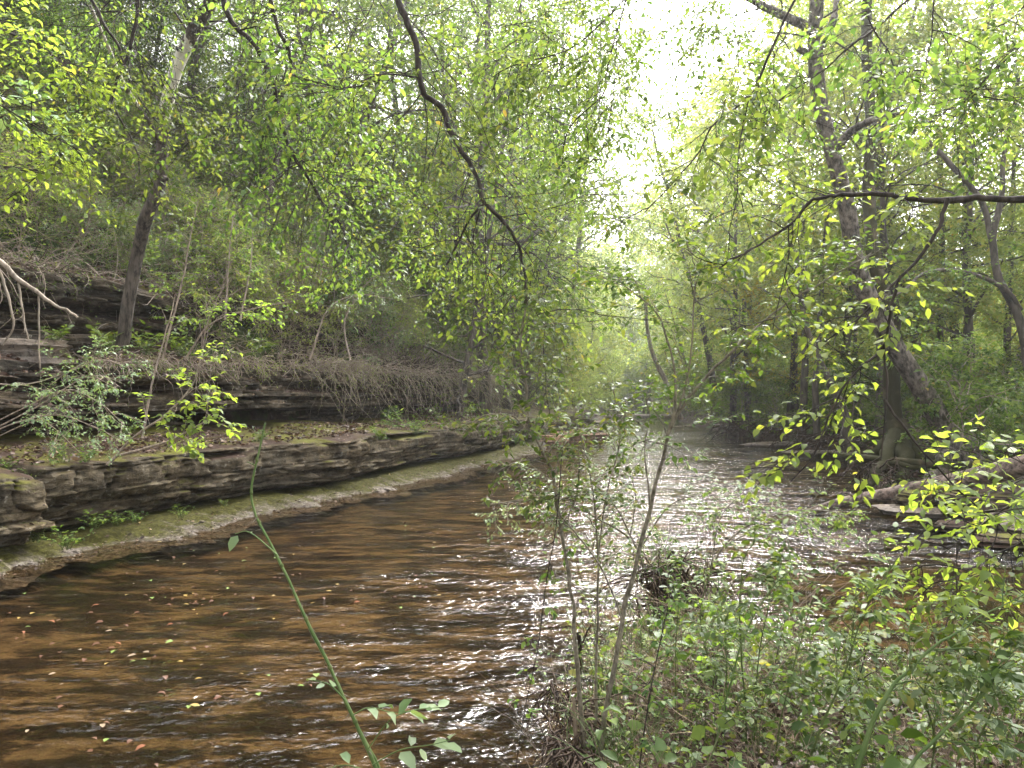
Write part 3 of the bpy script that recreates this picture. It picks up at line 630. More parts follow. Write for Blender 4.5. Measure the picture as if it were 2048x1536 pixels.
# wood across the creek on the flat
spots = []
WR = 'slender trees in the wood across the creek'
for _ in range(9000):
    y = rng.uniform(17, 130); x = y*rng.uniform(.16, .85)
    dr = -float(sdist(np.array([x]), np.array([y]), RIGHT)[0][0])
    if dr < (1.5 if y > 24 else 4.5) or dr > 60 or x > 75: continue
    if y < 40 and x/y < .33: continue
    if all((x-a)**2+(y-b)**2 > (1.9+y*.05)**2 for a, b in spots): spots.append((x, y))
    if len(spots) >= 120: break
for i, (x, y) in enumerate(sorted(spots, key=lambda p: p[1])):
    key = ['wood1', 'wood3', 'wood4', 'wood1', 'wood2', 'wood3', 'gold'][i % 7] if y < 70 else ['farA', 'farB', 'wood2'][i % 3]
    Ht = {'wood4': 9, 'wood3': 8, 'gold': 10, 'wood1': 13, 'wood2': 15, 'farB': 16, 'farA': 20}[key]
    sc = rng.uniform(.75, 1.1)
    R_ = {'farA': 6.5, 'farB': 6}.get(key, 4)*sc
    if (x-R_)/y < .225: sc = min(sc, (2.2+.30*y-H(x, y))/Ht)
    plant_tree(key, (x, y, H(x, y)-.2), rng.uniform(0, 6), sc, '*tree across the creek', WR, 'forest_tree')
# trees that close the view at the bend
for i, (x, y, sc) in enumerate([(12, 150, 1.5), (20, 158, 1.5), (28, 152, 1.55), (36, 165, 1.7), (45, 158, 1.8), (24, 172, 1.6), (5, 152, 1.8), (-4, 150, 1.9), (33, 185, 1.9), (16, 180, 1.7), (52, 175, 2.0), (26, 147, 1.2), (19, 143, 1.1)]):
    plant_tree(['farA', 'farB'][i % 2], (x, y, min(H(x, y), 3)-.3), i, sc*1.25, '*tree at the creek bend', 'pale distant trees at the creek bend', 'distant_tree')
# ferny bushes on the forest floor and along the water on the right
proto('bush', 21, 1.5, 1.1, .012, .05, 16, 5, 5, 9, .075, M_LEAF, B_TWIG, elev=.5)
proto('bushL', 22, 1.6, 1.3, .014, .05, 16, 5, 5, 9, .08, M_LEAF, B_TWIG, elev=.4)
spots = []
for _ in range(5000):
    y = rng.uniform(15, 75); x = y*rng.uniform(.15, .78)
    dr = -float(sdist(np.array([x]), np.array([y]), RIGHT)[0][0])
    if dr < .3 or dr > 28: continue
    if y < 20 and x/y < .55: continue
    if all((x-a)**2+(y-b)**2 > (1.3+y*.03)**2 for a, b in spots): spots.append((x, y))
    if len(spots) >= 90: break
for i, (x, y) in enumerate(spots):
    plant_tree(['bush', 'bushL'][i % 2], (x, y, H(x, y)-.05), rng.uniform(0, 6), rng.uniform(.7, 1.3)*(1+y*.012), '*bush across the creek', 'low bushes on the forest floor across the creek', 'bush', 'bush')

# ------------------------------------------------------------------ trees built to the photograph
def px_path(pts, n=5):
    return smooth_path([at(*p) for p in pts], n)
def tree_from(name, label, specs, mat, base, side=None, group=None, cat_='tree'):
    """specs: list of (points with depth, r0, r1) - one trunk mesh with its limbs"""
    root = empty(name, base, 0, label, cat_, group); parts = []; paths = []
    for pts, r0, r1 in specs:
        P = px_path(pts); P = P+.25*r0*np.stack([fbm(np.linspace(0, 9, len(P)), seed=int(pts[0][0])+q, o=2) for q in range(3)], 1)
        paths.append(P); u = np.linspace(0, 1, len(P)); rr = (r0*(1-u)+r1*u)*(1+.07*vn(u*14, seed=int(pts[0][0])))
        parts.append(tubes(P[None], rr[None], None, 14))
    V, Fq = join(parts); o = link('trunk', mesh(name+'_trunk', V-np.array(base), Fq, mat), root)
    return root, paths
# leaning tree with white lichen on the ledge
b0 = at(250, 655, 13.0)
r_, pp = tree_from('leaning_tree', 'thin leaning grey tree with a white lichen patch on its trunk, on the ledge', [
    ([(244, 690, 13.0), (252, 650, 13.0), (268, 540, 12.9), (290, 450, 12.7), (318, 380, 12.5), (322, 300, 12.3), (330, 230, 12.1), (352, 150, 11.9), (380, 80, 11.7), (425, 0, 11.4), (470, -90, 11.0), (520, -200, 10.6)], .112, .095),
    ([(322, 290, 12.3), (300, 245, 11.9), (255, 180, 11.4), (215, 90, 10.8), (180, 10, 10.3)], .035, .02),
    ([(368, 100, 11.8), (355, 98, 11.6)], .05, .03), ([(327, 356, 12.4), (336, 358, 12.3)], .05, .02),
    ([(345, 180, 11.9), (385, 195, 11.6), (425, 170, 11.3)], .015, .006)], B_LICH, (b0[0], b0[1], 0))
rg = np.random.default_rng(5)
tw, _ = kids(np.array([pp[0][34:50:1]]), 12, .35, 1, 1.0, 2.2, 6, rg, .05, .15); tw2, _ = kids(tw, 6, .15, 1, .8, .8, 5, rg, .06, .12, flat=.3)
V, Fq = join([leaves(tw2, 12, .075, rg)]); link('crown', mesh('lt_crown', V-np.array([b0[0], b0[1], 0]), Fq, M_LEAF, False), r_)
V, Fq = join([tubes(tw, .016, .006, 4), tubes(tw2, .005, .002, 3)]); link('branch', mesh('lt_branch', V-np.array([b0[0], b0[1], 0]), Fq, B_DARK), r_)
# big leaning tree on the right
b0 = at(1915, 925, 15.5)
r_, pp = tree_from('leaning_tree', 'big leaning tree with flaky grey-brown bark on the right bank', [
    ([(1935, 955, 15.4), (1905, 905, 15.5), (1868, 830, 15.5), (1825, 755, 15.4), (1778, 670, 15.2), (1738, 590, 15.0), (1706, 500, 14.8), (1684, 400, 14.6), (1658, 300, 14.4), (1642, 200, 14.1), (1634, 100, 13.8), (1637, 0, 13.4), (1640, -140, 12.9)], .235, .11),
    ([(1660, 310, 14.4), (1682, 285, 14.2), (1712, 255, 13.8), (1752, 240, 13.3), (1800, 225, 12.8)], .10, .04),
    ([(1634, 70, 13.7), (1602, 48, 13.5), (1560, 28, 13.2), (1510, 2, 12.8), (1450, -30, 12.4)], .10, .05),
    ([(1636, 128, 13.9), (1612, 105, 13.8), (1592, 90, 13.6)], .09, .05),
    ([(1640, 90, 13.7), (1660, 60, 13.9), (1672, 20, 14.1), (1680, -60, 14.3)], .09, .05),
    ([(1935, 880, 15.9), (1960, 925, 15.6), (1985, 940, 15.2)], .16, .08), ([(1895, 900, 15.2), (1880, 945, 14.8), (1850, 960, 14.4)], .16, .07)], B_SYC, (b0[0], b0[1], .4))
rg = np.random.default_rng(6)
tw, _ = kids(np.array([q[np.linspace(0, len(q)-1, 9).astype(int)] for q in (pp[0][46:], pp[1], pp[2], pp[4])]), 4, .3, 1, 1.0, 2.2, 6, rg, .04, .15); tw2, _ = kids(tw, 7, .15, 1, .8, .9, 5, rg, .06, .12, flat=.3)
V, Fq = leaves(tw2, 12, .085, rg); link('crown', mesh('rt_crown', V-np.array([b0[0], b0[1], .4]), Fq, M_LEAF, False), r_)
V, Fq = join([tubes(tw, .02, .006, 4), tubes(tw2, .005, .002, 3)]); link('branch', mesh('rt_branch', V-np.array([b0[0], b0[1], .4]), Fq, B_DARK), r_)
# mossy tree behind it, roots bare over the water
b0 = at(1790, 930, 16.5)
r_, pp = tree_from('mossy_tree', 'dark mossy tree with bare spreading roots behind the big leaning tree', [
    ([(1800, 945, 16.3), (1795, 880, 16.4), (1785, 800, 16.5), (1775, 700, 16.6), (1765, 600, 16.8), (1750, 500, 17), (1742, 380, 17.2), (1738, 260, 17.4), (1735, 100, 17.7), (1730, -100, 18)], .19, .11),
    ([(1790, 850, 16.4), (1830, 905, 16.0), (1880, 940, 15.6), (1935, 960, 15.2)], .26, .10),
    ([(1790, 870, 16.2), (1775, 915, 15.7), (1750, 950, 15.3), (1725, 975, 15.0)], .18, .06),
    ([(1800, 880, 16.0), (1810, 925, 15.5), (1800, 965, 15.1)], .2, .09),
    ([(1815, 890, 16.0), (1850, 935, 15.5), (1860, 975, 15.2)], .16, .07),
    ([(1780, 880, 16.5), (1740, 915, 16.6), (1700, 935, 16.8)], .14, .05),
    ([(1770, 930, 15.6), (1790, 925, 15.4), (1830, 935, 15.2), (1880, 930, 15.1)], .07, .04)], B_MOSS, (b0[0], b0[1], .3))
rg = np.random.default_rng(7)
tw, _ = kids(np.array([pp[0][24:46]]), 9, .4, 1, 1.1, 2.6, 6, rg, .05, .15); tw2, _ = kids(tw, 7, .15, 1, .8, .9, 5, rg, .06, .12, flat=.3)
V, Fq = leaves(tw2, 11, .09, rg); link('crown', mesh('mt_crown', V-np.array([b0[0], b0[1], .3]), Fq, M_LEAF, False), r_)
# dark tree at the right edge with the arching bough
b0 = at(2060, 850, 19)
r_, pp = tree_from('arching_tree', 'dark crooked tree at the right edge with an arching bough', [
    ([(2075, 870, 18), (2062, 760, 18), (2040, 640, 18), (1998, 560, 18), (1985, 480, 18.2), (1960, 400, 18.4), (1900, 330, 18.6), (1860, 280, 18.8)], .12, .05),
    ([(2042, 620, 18), (2010, 580, 17.8), (1960, 552, 17.5), (1900, 540, 17), (1845, 550, 16.6), (1800, 585, 16.2), (1760, 600, 15.8)], .06, .025),
    ([(1985, 480, 18.2), (2000, 400, 18.4), (2010, 300, 18.6), (2040, 150, 19)], .08, .04)], B_FAR, (b0[0], b0[1], .9))
V, Fq = leaves(kids(kids(np.array([q[np.linspace(0, len(q)-1, 9).astype(int)] for q in pp]), 9, .3, 1, 1., 2, 6, rg)[0], 7, .1, 1, .8, .8, 4, rg)[0], 10, .09, rg)
link('crown', mesh('at_crown', V-np.array([b0[0], b0[1], .9]), Fq, M_LEAF, False), r_)
# slim dark trees in front of the right wood; (pixel path, depth, radii)
for pts, Y, r0, r1, lb, mt in [
    ([(1700, 905), (1690, 830), (1650, 745), (1610, 640), (1590, 500)], 19, .13, .05, 'crooked dark tree leaning left at the water in front of the mossy tree', B_FAR),
    ([(1605, 885), (1608, 760), (1612, 600), (1600, 400)], 30, .17, .08, 'dark upright tree standing on the far root-tangled bank', B_FAR),
    ([(1636, 880), (1630, 780), (1640, 640), (1655, 420)], 28, .13, .07, 'slim tree right beside the upright tree on the root-tangled bank', B_FAR),
    ([(1362, 838), (1345, 800), (1325, 750), (1300, 690), (1290, 600)], 55, .24, .12, 'pale tree leaning left over the far creek', B_PALE),
    ([(1885, 880), (1880, 700), (1884, 500), (1878, 250)], 30, .15, .09, 'straight dark tree in the wood right of the big leaning trunk', B_FAR),
    ([(1940, 860), (1938, 650), (1930, 420), (1925, 120)], 27, .16, .10, 'straight trunk in the wood between the leaning tree and the crooked tree', B_FAR),
    ([(1490, 860), (1494, 780), (1488, 640), (1490, 500)], 40, .16, .09, 'slim tree at the left tip of the root-tangled bank', B_FAR)]:
    P0 = [(a, b_, Y) for a, b_ in pts]; bs = at(pts[0][0], pts[0][1], Y)
    r_, pp = tree_from('slim_tree', lb, [(P0, r0, r1)], mt, (bs[0], bs[1], bs[2]))
    br, _ = kids(pp[0][None], 14, .25, 1, 1.1, 1.9*Y/30+.8, 6, rg, .03, .14); tw, _ = kids(br, 6, .15, 1, .8, .8*Y/30+.2, 4, rg, .06, .12, flat=.3)
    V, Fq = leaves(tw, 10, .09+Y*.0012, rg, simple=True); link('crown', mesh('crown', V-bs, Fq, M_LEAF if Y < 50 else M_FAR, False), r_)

# fallen log
def log(name, label, pts, r0, r1, mat, k=14, seed=0):
    P = px_path(pts, 8); u = np.linspace(0, 1, len(P)); root = empty(name, P[0], 0, label, 'log')
    V, Fq = tubes(P[None], (r0*(1-u)+r1*u)[None]*(1+.10*vn(u*11, seed=seed)), None, k)
    c = np.repeat(P, k, 0); ang = np.tile(np.arange(k), len(P))
    V = c+(V-c)*(1+.22*vn(ang*1.3, np.repeat(u, k)*4, seed=seed+1))[:, None]
    cap = np.array([P[0], P[-1]]); n = len(V)
    tri = [[n, (j+1) % k, j] for j in range(k)]+[[n+1, len(P)*k-k+j, len(P)*k-k+(j+1) % k] for j in range(k)]
    link('trunk', mesh(name, np.concatenate([V, cap])-P[0], [Fq, np.array(tri)], mat), root); return root, P
r_, P = log('fallen_log', 'long weathered fallen log sloping down to the water on the right', [(2120, 905, 12.0), (2048, 930, 12.3), (1950, 955, 12.9), (1850, 975, 13.5), (1760, 992, 14.0), (1690, 1004, 14.4), (1620, 1024, 14.8)], .17, .09, B_DEADW)
V, Fq = join([tubes(px_path(q)[None], .035, .012, 5) for q in ([(1860, 973, 13.5), (1830, 1000, 13.2), (1815, 1030, 13)], [(1720, 1000, 14.2), (1690, 985, 13.9), (1660, 992, 13.7)], [(1640, 1018, 14.6), (1600, 1030, 14.3), (1575, 1046, 14)])])
link('branch', mesh('stubs', V-P[0], Fq, B_DEADW), r_)
log('fallen_log', 'thin dark mossy log lying behind the weathered one', [(2080, 925, 14.4), (1990, 925, 14.6), (1900, 930, 14.9), (1700, 912, 16), (1660, 905, 16.5)], .09, .05, B_MOSS, seed=4)
log('fallen_log', 'short broken log on the forest floor at the right edge', [(2070, 905, 16), (1990, 905, 16.5), (1940, 898, 17)], .10, .08, B_BROWN, seed=7)

# tangled roots along the cut right bank
rg = np.random.default_rng(11)
def root_tangle(name, label, px0, px1, py0, py1, Y0, Y1, n, r, mat, hang=.14, L=(.5, 1.4), cat_='roots'):
    u = rg.uniform(0, 1, n); P = np.array([at(px0+(px1-px0)*a, py0+(py1-py0)*a+rg.uniform(-10, 6), Y0+(Y1-Y0)*a+rg.uniform(-.3, .3)) for a in u])
    D = rg.normal(0, 1, (n, 3)); D[:, 2] = -abs(D[:, 2])*.5+.1; D[:, 1] -= .6
    pa = grow(P, D, rg.uniform(L[0], L[1], n), 8, hang, .35, rg)
    V, Fq = tubes(pa, rg.uniform(.4, 1, n)*r, r*.2, 4); return tag(link(name, mesh(name, V, Fq, mat)), label, cat_)
root_tangle('root_tangle', 'tangle of bare brown roots on the cut bank at the far right', 1440, 1700, 848, 888, 37, 24, 170, .035, B_BROWN, L=(.8, 2.4))
root_tangle('root_tangle', 'bare roots hanging between the mossy tree and the log', 1700, 1900, 930, 960, 15.8, 14.8, 70, .022, B_BROWN, L=(.5, 1.3))

# ------------------------------------------------------------------ litter, ground cover and tangled twigs: nobody could count these
def top_z(name_list):
    return None
LEDGES = [o for o in C.objects if o.name.startswith('rock_ledge')]
from mathutils.bvhtree import BVHTree
def bvh_of(objs):
    V, Fc, n = [], [], 0
    for o in objs:
        me = o.data; v = np.empty(len(me.vertices)*3, np.float32); me.vertices.foreach_get('co', v); v = v.reshape(-1, 3)+np.array(o.location)
        f = np.empty(len(me.loops), np.int32); me.loops.foreach_get('vertex_index', f); Fc.append(f.reshape(-1, 4)+n); V.append(v); n += len(v)
    return BVHTree.FromPolygons(np.concatenate(V).tolist(), np.concatenate(Fc).tolist())
BV = bvh_of(LEDGES+[C.objects['rock_shelf']])
def drop(x, y, z0=30.0):
    """height of the rock or earth under each point"""
    h = height(x, y)
    for i in range(len(x)):
        r = BV.ray_cast(Vector((x[i], y[i], z0)), Vector((0, 0, -1)))
        if r[0] is not None: h[i] = max(h[i], r[0].z)
    return h
def flat_leaves(name, x, y, z, size, mat, rg, label, tilt=.45, lift=.02, asp=.62, simple=False, kind='stuff'):
    n = len(x); P = np.stack([x, y, z+rg.uniform(0, lift, n)], 1); a = rg.uniform(0, 6.28, n)
    A = np.stack([np.cos(a), np.sin(a), rg.normal(0, .25, n)], 1); Nn = np.array([[0, 0, 1.]])+rg.normal(0, tilt, (n, 3))
    L = size*rg.uniform(.5, 1.3, n); V, Fq = leaf_geo(P, A, nrm(Nn), L, L*asp, rg, simple=simple)
    return tag(link(name, mesh(name, V, Fq, mat, False)), label, kind=kind)
rg = np.random.default_rng(21)
def band(n, sa, sb, da, db, power=1.6):
    s_ = sa+(sb-sa)*rg.uniform(0, 1, n)**power; d_ = rg.uniform(da, db, n); return edge(s_, d_)
# dry leaves on the ledge tops
x, y = band(26000, S0, S1, 1.3, 8.0, 1.3)
dens = fbm(x*.8, y*.8, seed=61); k = dens > -.35; x, y = x[k], y[k]; z = drop(x, y)
flat_leaves('leaf_litter', x, y, z, .085, M_DEAD, rg, 'brown leaf litter lying on the tops of the rock ledges', .6, .05)
x, y = band(900, S0, S1, -.1, 1.5, 1.2); z = drop(x, y)
flat_leaves('fallen_leaves', x, y, np.maximum(z, .01), .06, M_DEAD, rg, 'scattered dry leaves on the mossy shelf', .3, .01)
# hillside: dry leaves, creeping greenery, tangled bare twigs
x, y = band(26000, S0, s_at(6, 50), 6.5, 26, 1.3); z = height(x, y)
flat_leaves('leaf_litter', x, y, z, .13, M_DEAD, rg, 'brown leaf litter on the steep hillside', .6, .06, simple=True)
x, y = band(60000, S0, s_at(6, 50), 5.6, 24, 1.4); dens = fbm(x*.5, y*.5, seed=66); k = dens > -.1; x, y = x[k], y[k]; z = height(x, y)
flat_leaves('ground_cover', x, y, z+.05, .12, M_LEAF, rg, 'creeping green ground cover on the hillside', .5, .2, simple=True)
def tangle(name, n, sa, sb, da, db, L, mat, label, r=.006, up=.5, drp=.10, pw_=1.2, drop_=True):
    x, y = band(n, sa, sb, da, db, pw_); z = drop(x, y) if drop_ else height(x, y)
    D = rg.normal(0, 1, (n, 3)); D[:, 2] = abs(D[:, 2])*up+.1; D[:, 0] += .35; D[:, 1] -= .25
    pa = grow(np.stack([x, y, z], 1), D, rg.uniform(.35, 1, n)*L, 7, drp, .22, rg)
    V, Fq = tubes(pa, rg.uniform(.5, 1.2, n)*r, r*.25, 3); tag(link(name, mesh(name, V, Fq, mat)), label, kind='stuff'); return pa
pa = tangle('tangled_twigs', 6500, S0, s_at(3.5, 38), 4.6, 15, 1.8, B_TWIG, 'tangle of bare grey-brown twigs covering the steep slope', .013)
V, Fq = leaves(pa[::2], 8, .06, rg, t0=.4); tag(link('twig_leaves', mesh('twig_leaves', V, Fq, M_LEAF, False)), 'small leaves among the tangled twigs of the slope', kind='stuff')
# curtains of roots and dry stems hanging over the lips of the ledges, each clump a thing
def curtain(name, label, sc, w, d, zt, n, L, mat, lm=None, cat_='hanging roots', group=None, r=.012):
    s_ = rg.normal(sc, w, n); x, y = edge(s_, d+rg.uniform(-.25, .35, n)); z = zt+rg.uniform(-.15, .12, n)
    D = np.zeros((n, 3)); ex, ey = edge(s_, np.full(n, -1.)); D[:, 0] = ex-x; D[:, 1] = ey-y; D = nrm(D)*.9; D[:, 2] = rg.uniform(.1, .8, n); D += rg.normal(0, .45, (n, 3))
    pa = grow(np.stack([x, y, z], 1), D, rg.uniform(.25, 1.25, n)*L, 10, .22, .30, rg)
    root = empty(name, (float(x.mean()), float(y.mean()), zt), 0, label, cat_, group); o_ = np.array(root.location)
    V, Fq = tubes(pa, rg.uniform(.5, 1.2, n)*r, r*.3, 3); link('stems', mesh(name, V-o_, Fq, mat), root)
    if lm: V, Fq = leaves(pa, 9, .045, rg, t0=.25, spread=1.2); link('foliage', mesh(name+'_leaf', V-o_, Fq, lm, False), root)
sa = s_at(-5.2, 11.2)
def s_px(px, d, z):  # arc length where a ledge lip at offset d appears at this pixel column
    best = min(np.arange(S0, S2, .1), key=lambda s_: abs((lambda e: 1024+F*float(e[0][0])/max(float(e[1][0]), .1)-px)(edge(np.array([s_]), d))))
    return float(best)
for px, d, zt, w, n, L, mt, lm, lb in [
    (600, 3.6, 2.95, .9, 90, 1.1, B_TWIG, M_LIME, 'yellow-green bramble with bare stems hanging over the middle ledge'),
    (500, 3.5, 2.95, .5, 50, .9, B_TWIG, M_LIME, 'small yellow-green bramble left of the larger one on the middle ledge'),
    (720, 3.5, 3.0, .9, 110, 1.2, B_TWIG, M_LIME, 'pale twiggy bramble hanging over the middle ledge, right of the yellow-green ones'),
    (800, 3.5, 3.05, 1.0, 150, 1.1, B_BROWN, None, 'curtain of brown roots hanging from the bank above the dark hollow'),
    (890, 3.3, 3.0, 1.4, 190, 1.2, B_BROWN, M_DARK, 'thick fringe of brown roots and leaves near the ledge end'),
    (960, 3.2, 2.9, 2.0, 200, 1.5, B_TWIG, M_DARK, 'brown stems arching down at the far end of the middle ledge'),
    (1030, 3.0, 2.6, 2.5, 200, 1.6, B_BROWN, M_LEAF, 'leafy brown fringe where the ledges end by the far water'),
    (560, 5.2, 4.5, 1.0, 130, 1.0, B_BROWN, None, 'brown root fringe along the lip of the highest ledge'),
    (680, 5.2, 4.3, 1.2, 150, 1.2, B_BROWN, None, 'reddish root fringe right of the one on the highest ledge'),
    (430, 5.3, 4.6, .6, 70, .8, B_BROWN, M_DARK, 'short root and leaf fringe right of the leaning grey trunk'),
    (100, 5.3, 4.6, .5, 90, 1.2, B_BROWN, M_LEAF, 'shaggy dead roots hanging over the highest ledge at the left'),
    (20, 5.3, 4.65, .5, 90, 1.0, B_TWIG, M_LEAF, 'twiggy fringe over the highest ledge at the left edge'),
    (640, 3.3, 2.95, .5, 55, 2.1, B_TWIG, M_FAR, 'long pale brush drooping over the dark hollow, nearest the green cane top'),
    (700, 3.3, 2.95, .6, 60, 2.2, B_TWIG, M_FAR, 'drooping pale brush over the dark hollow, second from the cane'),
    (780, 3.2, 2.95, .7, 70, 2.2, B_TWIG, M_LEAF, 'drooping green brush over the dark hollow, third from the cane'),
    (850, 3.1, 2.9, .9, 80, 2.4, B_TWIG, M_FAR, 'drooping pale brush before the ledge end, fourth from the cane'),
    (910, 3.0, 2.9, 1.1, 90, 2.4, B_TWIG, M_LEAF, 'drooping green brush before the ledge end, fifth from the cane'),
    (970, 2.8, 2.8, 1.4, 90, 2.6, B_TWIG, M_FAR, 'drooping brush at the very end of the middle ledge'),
    (180, 3.5, 2.85, .4, 60, .9, B_TWIG, M_DARK, 'bare twiggy fringe over the middle ledge behind the arching shrub'),
    (300, 3.5, 2.85, .35, 60, .8, B_TWIG, M_LEAF, 'twiggy fringe over the middle ledge above the dark hollow'),
    (400, 3.5, 2.9, .4, 70, 1.0, B_TWIG, M_LEAF, 'leafy twig fringe over the middle ledge, right of the dark hollow'),
    (460, 5.0, 3.3, .7, 50, 1.2, B_TWIG, M_LEAF, 'heap of arching bare twigs on top of the middle ledge'),
    (600, 5.0, 3.4, .9, 80, 1.4, B_TWIG, M_LEAF, 'larger heap of arching bare twigs behind the yellow-green bramble'),
    (740, 5.0, 3.6, 1.0, 180, 1.6, B_TWIG, None, 'pale heap of leafless twigs at the middle of the slope foot'),
    (860, 4.8, 3.8, 1.4, 200, 1.8, B_TWIG, M_LEAF, 'twig heap low on the slope before the cedars'),
    (1000, .9, 1.2, 1.2, 40, .6, B_TWIG, M_DARK, 'leafy tuft hanging on the low ledge near its far end'),
    (930, .95, 1.2, .8, 40, .5, B_TWIG, M_DARK, 'dark green tuft on the low ledge below the root fringe')]:
    curtain('hanging_bramble', lb, s_px(px, d, zt), w, d, zt, n, L, mt, lm, cat_='bramble')
# shrubs of the slope
proto('shrubA', 31, 1.9, 1.6, .02, .02, 20, 5, 4, 7, .095, M_LEAF, B_TWIG, elev=.7, droop=.10, twigs=True)
proto('shrubB', 32, 1.8, 1.6, .018, .02, 20, 5, 4, 7, .075, M_PALE, B_TWIG, elev=.6, droop=.12, twigs=True)
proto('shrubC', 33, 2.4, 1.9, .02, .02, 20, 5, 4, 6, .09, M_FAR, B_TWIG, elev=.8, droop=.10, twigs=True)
spots = []
for _ in range(6000):
    s_ = S0+(s_at(5, 46)-S0)*rg.uniform()**1.2; d_ = 4.3+11*rg.uniform()**1.5; x, y = edge(np.array([s_]), d_); x, y = float(x[0]), float(y[0])
    if y < 12 or abs(x/y) > .82 or (y < 17 and d_ < 7.2): continue
    if all((x-a)**2+(y-b)**2 > (.62+y*.018)**2 for a, b in spots): spots.append((x, y))
    if len(spots) >= 190: break
DZ = drop(np.array([p[0] for p in spots]), np.array([p[1] for p in spots]))
for i, (x, y) in enumerate(spots):
    plant_tree(['shrubA', 'shrubC', 'shrubA', 'shrubB', 'shrubC'][i % 5], (x, y, DZ[i]-.05), rg.uniform(0, 6), rg.uniform(.6, 1.15),
               '*shrub on the slope', 'twiggy shrubs on the steep slope', 'shrub', 'shrub')
# small plants rooted in the rock
def sprig_meshes(name, seed, n, L, leaf, lm, nl=9, up=1.0, asp=.45):
    r2 = np.random.default_rng(seed); D = r2.normal(0, .6, (n, 3)); D[:, 2] = abs(D[:, 2])+up
    pa = grow(r2.normal(0, .03, (n, 3))*np.array([1, 1, 0]), D, r2.uniform(.6, 1, n)*L, 6, .12, .1, r2)
    V, Fq = tubes(pa, .004, .0015, 3); a = mesh(name+'_stem', V, Fq, M_STEM)
    V, Fq = leaves(pa, nl, leaf, r2, t0=.2, aspect=asp, spread=1.2); return a, mesh(name+'_leaves', V, Fq, lm, False)
PROTO['sprig'] = sprig_meshes('sprig', 41, 9, .30, .055, M_LEAF); PROTO['sprigd'] = sprig_meshes('sprigd', 42, 12, .34, .07, M_DARK)
PROTO['fern'] = sprig_meshes('fern', 43, 8, .5, .06, M_LEAF, 20, .5, .3)
def plant(key, name, px, py, Y, sc, label, cat_='plant', group=None, rz=0):
    p = at(px, py, Y); a, b_ = PROTO[key]; r = empty(name, p, rz, label, cat_, group); r.scale = (sc,)*3; link('stem', a, r); link('leaves', b_, r); return r
for px, py, key, sc, lb in [(70, 1083, 'sprigd', 1.1, 'round-leaved plant at the ledge foot by the left edge'), (133, 1100, 'sprig', 1.3, 'bright green plant on the moss, second from the left edge'),
    (190, 1058, 'sprig', 1.2, 'pointed-leaf plant at the ledge foot just left of the dark gap'), (232, 1052, 'sprig', 1.0, 'small plant in front of the dark gap under the ledge'),
    (270, 1046, 'sprig', .8, 'small plant at the right side of the dark gap under the ledge'), (362, 1036, 'sprig', .9, 'lone little plant on the moss right of the dark gap'), (448, 1012, 'sprigd', .5, 'tiny weed at the ledge foot left of the green cane')]:
    q = gp(px, py, .2); plant(key, 'ledge_plant', px, py, q[1], sc, lb)
for px, py, Y, key, sc, lb in [(130, 925, 10.9, 'fern', 1.0, 'bushy green fern on the leaf litter of the low ledge'), (175, 925, 11.1, 'sprigd', .9, 'pair of broad leaves beside the fern on the low ledge'),
    (60, 965, 10.4, 'sprig', 1.0, 'low leafy patch on the ledge lip at the left edge'), (20, 945, 10.5, 'sprigd', .8, 'small weed on the ledge lip at the left edge'),
    (520, 885, 14.5, 'sprigd', 1.0, 'small plant on the low ledge below the yellow-green bramble'), (790, 855, 18.5, 'fern', 1.6, 'fern clump on the low ledge below the hanging roots'),
    (830, 868, 19, 'sprigd', 1.6, 'dark plant right of the fern clump on the low ledge'), (760, 880, 17.5, 'sprigd', 1.3, 'trailing plant hanging on the face of the low ledge'),
    (220, 705, 13.0, 'sprigd', 1.9, 'broad-leaved plant on the upper litter shelf right of the grey boulder'), (290, 710, 13.2, 'sprigd', 1.9, 'dark leafy plant on the upper litter shelf under the leaning trunk'),
    (360, 712, 13.6, 'sprigd', 1.7, 'dark plant on the upper litter shelf right of the leaning trunk'), (520, 715, 15, 'sprigd', 1.7, 'dark plant on the upper litter shelf left of the root fringe'),
    (110, 690, 13.2, 'sprigd', 1.5, 'dark sprig behind the bare grey boulder'), (255, 870, 12.2, 'sprigd', .7, 'tiny sprig at the mouth of the dark hollow'), (300, 530, 14.6, 'fern', 1.6, 'leafy vine behind the leaning grey trunk'), (240, 470, 14.8, 'sprigd', 2.2, 'broad-leaved vine left of the leaning grey trunk')]:
    plant(key, 'ledge_plant', px, py, Y, sc, lb, rz=px)

